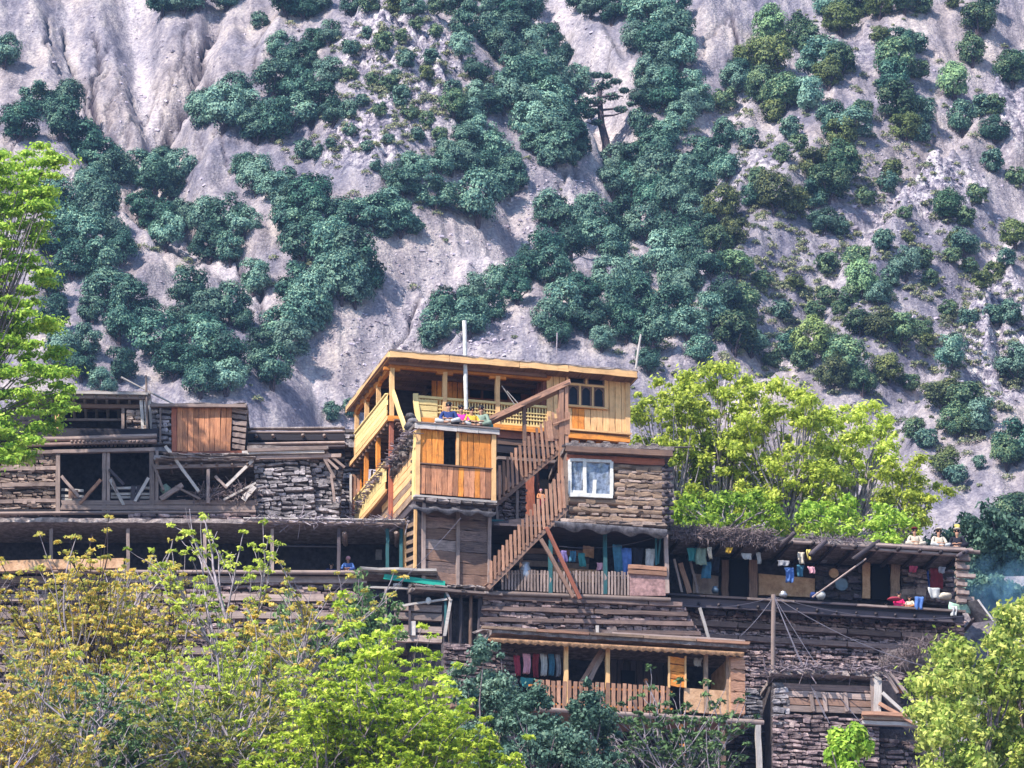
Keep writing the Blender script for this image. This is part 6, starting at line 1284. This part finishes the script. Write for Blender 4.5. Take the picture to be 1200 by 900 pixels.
def leaf_tree(name, label, cat, base, height, leafmat, seed, spread=.85, levels=4, nb=(4, 4, 4, 3), leaf=.13, per=20, tuft=.26, barkmat='bark', umbrella=True, fit=None, trunk_r=.18, lean=(0, 0), up=.35, group=None, droop=0, drop_tips=0, first=.28):
    r = np.random.default_rng(seed); base = Vector(base); limbs, tips = grow(r, (0, 0, 0), height, spread, levels, nb, up=up, trunk_r=trunk_r, lean=lean, first=first)
    allp = np.array([t[0] for t in tips]); 
    if fit:   # widths wanted for the crown (x, y, z)
        ex = np.percentile(allp, 97, axis=0) - np.percentile(allp, 3, axis=0); top = max(allp[:, 2].max(), .1) + tuft * .3; f = np.array([fit[0] / ex[0], fit[1] / ex[1], fit[2] / top])
    else: f = np.ones(3)
    M0 = Matrix.Translation(base); t = tag(put(name, None, M0), label, cat, group)
    tr = [(np.array(p) * f + np.array(base), rs) for lev, p, rs in limbs if lev <= 0]; br = [(np.array(p) * f + np.array(base), rs) for lev, p, rs in limbs if lev > 0]
    V, Fc = rod_mesh(tr, 7); mesh('trunk', V, Fc, barkmat, t, True)
    V, Fc = rod_mesh(br, 4); mesh('branches', V, Fc, barkmat, t, True, kind='stuff')
    C = []; Nn = []
    for p, d in tips:
        if r.random() < drop_tips: continue
        p = p * f; n = int(per * r.uniform(.5, 1.4)); s = tuft * r.uniform(.6, 1.3)
        q = r.normal(size=(n, 3)); q /= np.linalg.norm(q, axis=1)[:, None]
        if umbrella: q[:, 2] = abs(q[:, 2]) * .55 - .1; Nv = q * .5 + (0, 0, .7) + r.normal(size=(n, 3)) * .45
        else: q = q * (1, 1, .8); Nv = q + r.normal(size=(n, 3)) * .6
        q = q * (s * r.uniform(.35, 1, (n, 1)))
        if droop: q[:, 2] -= droop * np.hypot(q[:, 0], q[:, 1])
        C.append(p + q); Nn.append(Nv)
    C = np.concatenate(C); Nn = np.concatenate(Nn)
    put('crown', quads_mesh('leaf_crown', C, Nn, leaf, leafmat), M0, t, kind='stuff')
    return t
def gz(x, y): return float(ground_z(np.array([x]), np.array([y]))[0])
def tree_at(px, py_top, y, width_px, **k):
    """a tree standing on the ground at depth y whose top reaches py_top"""
    top = at_y(px, py_top, y); x = top.x; b = gz(x, y) - .2; s = 1 / FPX * (Vector((x, y, top.z)) - CAM).dot(FW); h = top.z - b
    return leaf_tree(base=(x, y, b), height=h * 1.1, fit=(width_px * s, k.pop('dw', .8) * width_px * s, h), **k)
# yellow green trees behind the long house
# budding trees in front at lower left
g = 'budding trees in front of the village'
for i, (px, pt, y, w, sd, mt, lb_, pr, dr) in enumerate((
        (163, 602, -22, 290, 31, 'leaf_spring', 'budding tree with a dark forked trunk at lower left', 19, .2), (20, 622, -19, 230, 32, 'leaf_spring', 'sparse budding tree at the left edge with grey branches', 14, .3), (255, 598, -19, 230, 33, 'leaf_yellow', 'budding yellowish tree reaching up to the dark veranda', 18, .25),
        (345, 686, -25, 240, 34, 'leaf_spring', 'budding tree with orange tinged leaves in the lower middle left', 18, .15), (90, 715, -28, 260, 36, 'leaf_spring', 'low budding tree at the bottom left corner', 16, .25), (230, 750, -31, 240, 37, 'leaf_yellow', 'low budding tree at the bottom left of centre', 16, .25),
        (130, 770, -34, 250, 38, 'leaf_dull', 'dull green budding tree at the bottom left of the forked trunk', 16, .25), (310, 800, -34, 170, 39, 'leaf_spring', 'yellowish budding tree low at the bottom', 20, .15), (30, 790, -35, 200, 40, 'leaf_spring', 'lowest budding tree in the bottom left corner', 16, .25))):
    tree_at(px, pt, y, w, name='budding_tree', label=lb_, cat='tree', leafmat=mt, seed=sd, leaf=.115, per=pr, tuft=.20, barkmat='bark_dark' if i == 0 else 'bark_pale', group=g, levels=4, nb=(6, 6, 4, 4), drop_tips=dr, trunk_r=.26)
tree_at(465, 705, -37, 230, name='lime_tree', label='bright yellow green leafy tree left of the dark cypress bushes', cat='tree', leafmat='leaf_lemon', seed=41, leaf=.12, per=34, tuft=.25, nb=(7, 6, 5, 3), trunk_r=.2)
tree_at(560, 838, -34, 95, name='lime_tree', label='small bright yellow green tree at the bottom before the dark bushes', cat='tree', leafmat='leaf_lemon', seed=42, leaf=.11, per=30, tuft=.24, nb=(6, 5, 4, 2))
tree_at(430, 790, -40, 220, name='lime_tree', label='low bright green tree at the bottom edge left of centre', cat='tree', leafmat='leaf_lemon', seed=43, leaf=.12, per=30, tuft=.24, nb=(7, 6, 4, 3))
tree_at(408, 672, -17, 85, name='dark_tree', label='dull dark green tree just below the dark veranda', cat='tree', leafmat='leaf_dull', seed=44, leaf=.13, per=30, tuft=.3, nb=(6, 6, 4, 2), umbrella=False)
tree_at(330, 705, -16, 140, name='dark_tree', label='dull green tree behind the orange tinged budding tree', cat='tree', leafmat='leaf_dull', seed=45, leaf=.13, per=30, tuft=.3, nb=(6, 6, 4, 2), umbrella=False)
# bush at the right, near, and the single near shrub top
def clump_tree(name, label, cat, y, outline, n, rr, leaf, mat, seed, dens=230, group=None, depth=1.6, bark='bark', footx=None, flat=.85, every=4, br=1.0, fork=20, nup=0, sx=1.0):
    """a dense tree: leafy clumps fill a crown whose side view is the outline; limbs run from the foot to the clumps"""
    r = random.Random(seed); g2 = np.random.default_rng(seed); xs = [p[0] for p in outline]; ys = [p[1] for p in outline]
    def inside(x, z):
        c = False
        for (ax, ay), (bx, by) in zip(outline, outline[1:] + outline[:1]):
            if (ay > z) != (by > z) and x < (bx - ax) * (z - ay) / (by - ay) + ax: c = not c
        return c
    cx = sum(xs) / len(xs); fx = cx if footx is None else footx; foot = at_y(fx, max(ys), y); foot.z = gz(foot.x, y) - .2; M0 = Matrix.Translation(foot); t = tag(put(name, None, M0), label, cat, group)
    C = []; Nn = []; paths = []; mid = at_y(fx, max(ys) - fork, y); k = 0
    while k < n:
        x, z = r.uniform(min(xs), max(xs)), r.uniform(min(ys), max(ys))
        if not inside(x, z): continue
        k += 1; c = at_y(x, z, y + r.uniform(-depth, depth)); q = rr * r.choice((.45, .7, 1.0, 1.3)) * r.uniform(.8, 1.15); m = int(dens * (q / .4) ** 2); d = g2.normal(size=(m, 3)); d /= np.linalg.norm(d, axis=1)[:, None]
        C.append(np.array(c - foot) + d * q * (.25 + .5 * abs(g2.normal(size=(m, 1)))) * (sx, 1, flat) + np.array([0, 0, -.12 * q]) * (d[:, :1] ** 2)); Nn.append(d + g2.normal(size=(m, 3)) * .5 + (0, 0, nup))
        if k % every == 0: w1 = mid.lerp(c, .3) + Vector((r.uniform(-.2, .2), r.uniform(-.2, .2), .1)); w2 = mid.lerp(c, .65) + Vector((r.uniform(-.25, .25), 0, r.uniform(-.1, .3))); paths.append(([tuple(mid), tuple(w1), tuple(w2), tuple(c)], [.07 * br, .05 * br, .03 * br, .012]))
    V, Fc = rod_mesh([([tuple(foot), tuple(foot.lerp(mid, .5)), tuple(mid)], [.2, .15, .1])], 7); mesh('trunk', V, Fc, bark, t, True)
    V, Fc = rod_mesh(paths, 4); mesh('branches', V, Fc, bark, t, True, kind='stuff')
    put('crown', quads_mesh('leaf_crown', np.concatenate(C), np.concatenate(Nn), leaf, mat), M0, t, kind='stuff')
g = 'pale trees at lower right'
clump_tree('bushy_tree', 'dense pale yellow green tree filling the lower right corner', 'tree', -30, [(1105, 762), (1135, 745), (1165, 738), (1190, 760), (1230, 790), (1230, 960), (1080, 960), (1080, 860), (1068, 805)], 170, .42, .13, 'leaf_bush', 61, group=g)
clump_tree('bushy_tree', 'taller pale yellow green tree at the right edge', 'tree', -27, [(1150, 735), (1180, 712), (1210, 700), (1260, 720), (1260, 900), (1150, 900)], 90, .4, .13, 'leaf_bush', 62, group=g)
clump_tree('bushy_tree', 'lower pale yellow green tree at the bottom right', 'tree', -34, [(1080, 790), (1105, 772), (1130, 790), (1150, 830), (1170, 960), (1095, 960), (1090, 880), (1070, 835)], 80, .36, .13, 'leaf_bush', 63, group=g)
g = 'dark bushes in the lower middle'
for y, o, n, sd, lb_ in ((-24, [(545, 765), (565, 750), (590, 760), (600, 790), (612, 850), (610, 960), (520, 960), (528, 790)], 170, 51, 'dark blue green bushy cypress left of the orange veranda'),
        (-26, [(600, 815), (625, 805), (650, 812), (662, 850), (668, 960), (590, 960)], 75, 52, 'dark blue green bushy cypress before the veranda pickets'),
        (-25, [(664, 830), (682, 795), (700, 805), (722, 830), (735, 870), (728, 960), (660, 960)], 70, 53, 'lighter pointed cypress before the middle of the veranda'),
        (-30, [(560, 850), (600, 838), (640, 845), (700, 870), (720, 960), (560, 960)], 100, 54, 'low dark cypress bush at the bottom centre')):
    clump_tree('cypress_bush', lb_, 'bush', y, o, n, .30, .10, 'leaf_cypress', sd, group=g, dens=480, depth=1.0)
g = 'yellow green trees behind the long house'
for i, (y, o, n, fx, mt, lb_) in enumerate((
        (14, [(738, 500), (745, 465), (765, 445), (800, 440), (820, 470), (820, 560), (800, 640), (740, 640)], 120, 790, 'leaf_yellow', 'yellow green tree directly behind the log house corner'),
        (15, [(790, 470), (800, 440), (830, 422), (862, 428), (890, 450), (905, 500), (900, 580), (870, 630), (800, 630), (785, 560)], 150, 845, 'leaf_yellow', 'tallest yellow green tree behind the left end of the long house'),
        (14, [(860, 500), (880, 452), (915, 446), (950, 462), (975, 500), (985, 560), (970, 640), (880, 640), (860, 580)], 150, 920, 'leaf_yellow', 'yellow green tree behind the middle of the long house'),
        (16, [(950, 500), (975, 470), (1005, 478), (1035, 470), (1050, 500), (1060, 560), (1050, 640), (960, 640)], 90, 1000, 'leaf_yellow', 'airy yellow green tree behind the second door of the long house'),
        (13, [(1030, 560), (1060, 520), (1090, 545), (1118, 575), (1100, 600), (1085, 640), (1040, 640)], 42, 1060, 'leaf_yellow', 'thin yellow green tree behind the seated men'),
        (11, [(785, 590), (830, 570), (900, 580), (920, 610), (910, 640), (785, 640)], 60, 850, 'leaf_lime', 'low lime green tree just above the brushwood roof'),
        (10, [(930, 600), (970, 580), (1040, 590), (1070, 615), (1060, 645), (930, 645)], 60, 1000, 'leaf_lime', 'low lime green tree just above the right half of the roof'))):
    clump_tree('leafing_tree', lb_, 'tree', y, o, int(n * 1.35), .40, .125, mt, 80 + i, dens=120, group=g, bark='bark_pale', footx=fx, flat=.6, every=2, br=1.1, fork=10, nup=.5)
clump_tree('lime_tree', 'tall bright green tree rising at the far left edge above the old porch', 'tree', -4, [(-40, 172), (10, 180), (40, 168), (66, 172), (74, 205), (55, 235), (60, 262), (40, 290), (58, 330), (50, 360), (66, 400), (78, 440), (92, 468), (84, 495), (50, 512), (30, 535), (-40, 560)], 420, .34, .12, 'leaf_lime', 90, dens=230, footx=-45, flat=.42, every=4, fork=60, nup=.6, sx=1.5)
def treetop():
    y = -60; base = at_y(996, 1250, y); M0 = Matrix.Translation(base); t = tag(put('shrub_top', None, M0), 'small bright green leafy treetop in front at the bottom edge', 'tree')
    V, Fc = rod_mesh([([tuple(base), tuple(at_y(990, 1050, y)), tuple(at_y(997, 930, y)), tuple(at_y(996, 868, y))], [.09, .07, .05, .02])] + [([tuple(at_y(995, 950, y)), tuple(at_y(x, p, y + o))], [.04, .015]) for x, p, o in ((975, 880, -.2), (1018, 872, .2), (1014, 930, 0))], 6); mesh('trunk', V, Fc, 'bark', t, True)
    C = []; Nn = []
    for x, p, rr in ((982, 864, .30), (1003, 860, .30), (992, 878, .42), (1014, 876, .28), (978, 886, .28), (996, 905, .40), (1012, 925, .35), (984, 930, .35), (1000, 955, .4), (975, 960, .3), (1024, 950, .3)):
        c = at_y(x, p, y + random.uniform(-.3, .3)) - base; n = 300; d = rng.normal(size=(n, 3)); d /= np.linalg.norm(d, axis=1)[:, None]; C.append(np.array(c) + d * rr * rng.uniform(.5, 1.05, (n, 1))); Nn.append(d + rng.normal(size=(n, 3)) * .5 + (0, 0, .3))
    put('crown', quads_mesh('leaf_crown', np.concatenate(C), np.concatenate(Nn), .12, 'leaf_lime'), M0, t, kind='stuff')
treetop()
tree_at(826, 784, -14, 150, name='budding_tree', label='nearly bare budding tree with grey branches below the veranda end', cat='tree', leafmat='leaf_dull', seed=65, leaf=.13, per=22, tuft=.24, nb=(9, 6, 4), levels=3, barkmat='bark_pale', drop_tips=.3, first=.55, group='budding trees in front of the village', trunk_r=.12)
tree_at(1172, 600, 20, 120, name='dark_tree', label='dark green tree at the right edge beyond the long house', cat='tree', leafmat='leaf_cypress', seed=66, leaf=.16, per=40, tuft=.42, nb=(7, 5, 4, 2), umbrella=False)
tree_at(1150, 676, 6, 70, name='dark_tree', label='small dull green tree beside the right end of the long house', cat='tree', leafmat='leaf_cypress', seed=67, leaf=.14, per=34, tuft=.34, nb=(6, 5, 3, 2), umbrella=False)

# blue wood smoke drifting at the right of the long house
def smoke():
    c = at_y(1178, 695, 3); me = bpy.data.meshes.new('smoke'); V = []; Fc = []; n, k = 14, 9
    for j in range(k + 1):
        for i in range(n):
            a = 2 * math.pi * i / n; b = math.pi * j / k; V.append((math.cos(a) * math.sin(b) * 2.4, math.sin(a) * math.sin(b) * 1.3, math.cos(b) * 1.7))
    for j in range(k):
        for i in range(n): Fc.append((j * n + i, (j + 1) * n + i, (j + 1) * n + (i + 1) % n, j * n + (i + 1) % n))
    me.from_pydata(V, [], Fc); m = bpy.data.materials.new('smoke'); m.use_nodes = True; nt = m.node_tree; N = nt.nodes; N.clear(); out = N.new("ShaderNodeOutputMaterial"); pv = N.new("ShaderNodeVolumePrincipled")
    tc = N.new("ShaderNodeTexCoord"); nz = noise(N, nt.links, 1.1, tc.outputs['Object'], 4, .6, .6); ln = N.new("ShaderNodeVectorMath"); ln.operation = 'LENGTH'; mp = N.new("ShaderNodeMapping"); mp.inputs['Scale'].default_value = (1 / 2.4, 1 / 1.3, 1 / 1.7)
    nt.links.new(tc.outputs['Object'], mp.inputs[0]); nt.links.new(mp.outputs[0], ln.inputs[0])
    f = N.new("ShaderNodeMapRange"); f.inputs['From Min'].default_value = 1; f.inputs['From Max'].default_value = .2; nt.links.new(ln.outputs['Value'], f.inputs[0])
    g_ = N.new("ShaderNodeMapRange"); g_.inputs['From Min'].default_value = .42; g_.inputs['From Max'].default_value = .7; nt.links.new(nz, g_.inputs[0])
    mu = N.new("ShaderNodeMath"); mu.operation = 'MULTIPLY'; nt.links.new(f.outputs[0], mu.inputs[0]); nt.links.new(g_.outputs[0], mu.inputs[1]); m2 = N.new("ShaderNodeMath"); m2.operation = 'MULTIPLY'; m2.inputs[1].default_value = 1.1; nt.links.new(mu.outputs[0], m2.inputs[0])
    nt.links.new(m2.outputs[0], pv.inputs['Density']); pv.inputs['Color'].default_value = (.25, .55, .85, 1); nt.links.new(pv.outputs[0], out.inputs['Volume']); me.materials.append(m)
    tag(put('smoke', me, Matrix.Translation(c)), 'thin blue wood smoke drifting at the right of the long house', 'smoke', kind='stuff')
smoke()

# thin air between the village and the mountain
def haze():
    V = [(x, y, z) for z in (-75, 760) for x, y in ((-1780, -1620), (1780, -1620), (1780, 2700), (-1780, 2700))]
    me = bpy.data.meshes.new('haze'); me.from_pydata(V, [], [(3, 2, 1, 0), (4, 5, 6, 7), (0, 1, 5, 4), (1, 2, 6, 5), (2, 3, 7, 6), (3, 0, 4, 7)])
    m = bpy.data.materials.new('haze'); m.use_nodes = True; N = m.node_tree.nodes; N.clear(); out = N.new("ShaderNodeOutputMaterial"); pv = N.new("ShaderNodeVolumePrincipled")
    pv.inputs['Density'].default_value = HAZE; pv.inputs['Color'].default_value = (.36, .58, 1.0, 1); pv.inputs['Anisotropy'].default_value = .2
    m.node_tree.links.new(pv.outputs[0], out.inputs['Volume']); me.materials.append(m); tag(put('haze', me, Matrix()), kind='stuff')
HAZE = .00015
haze()
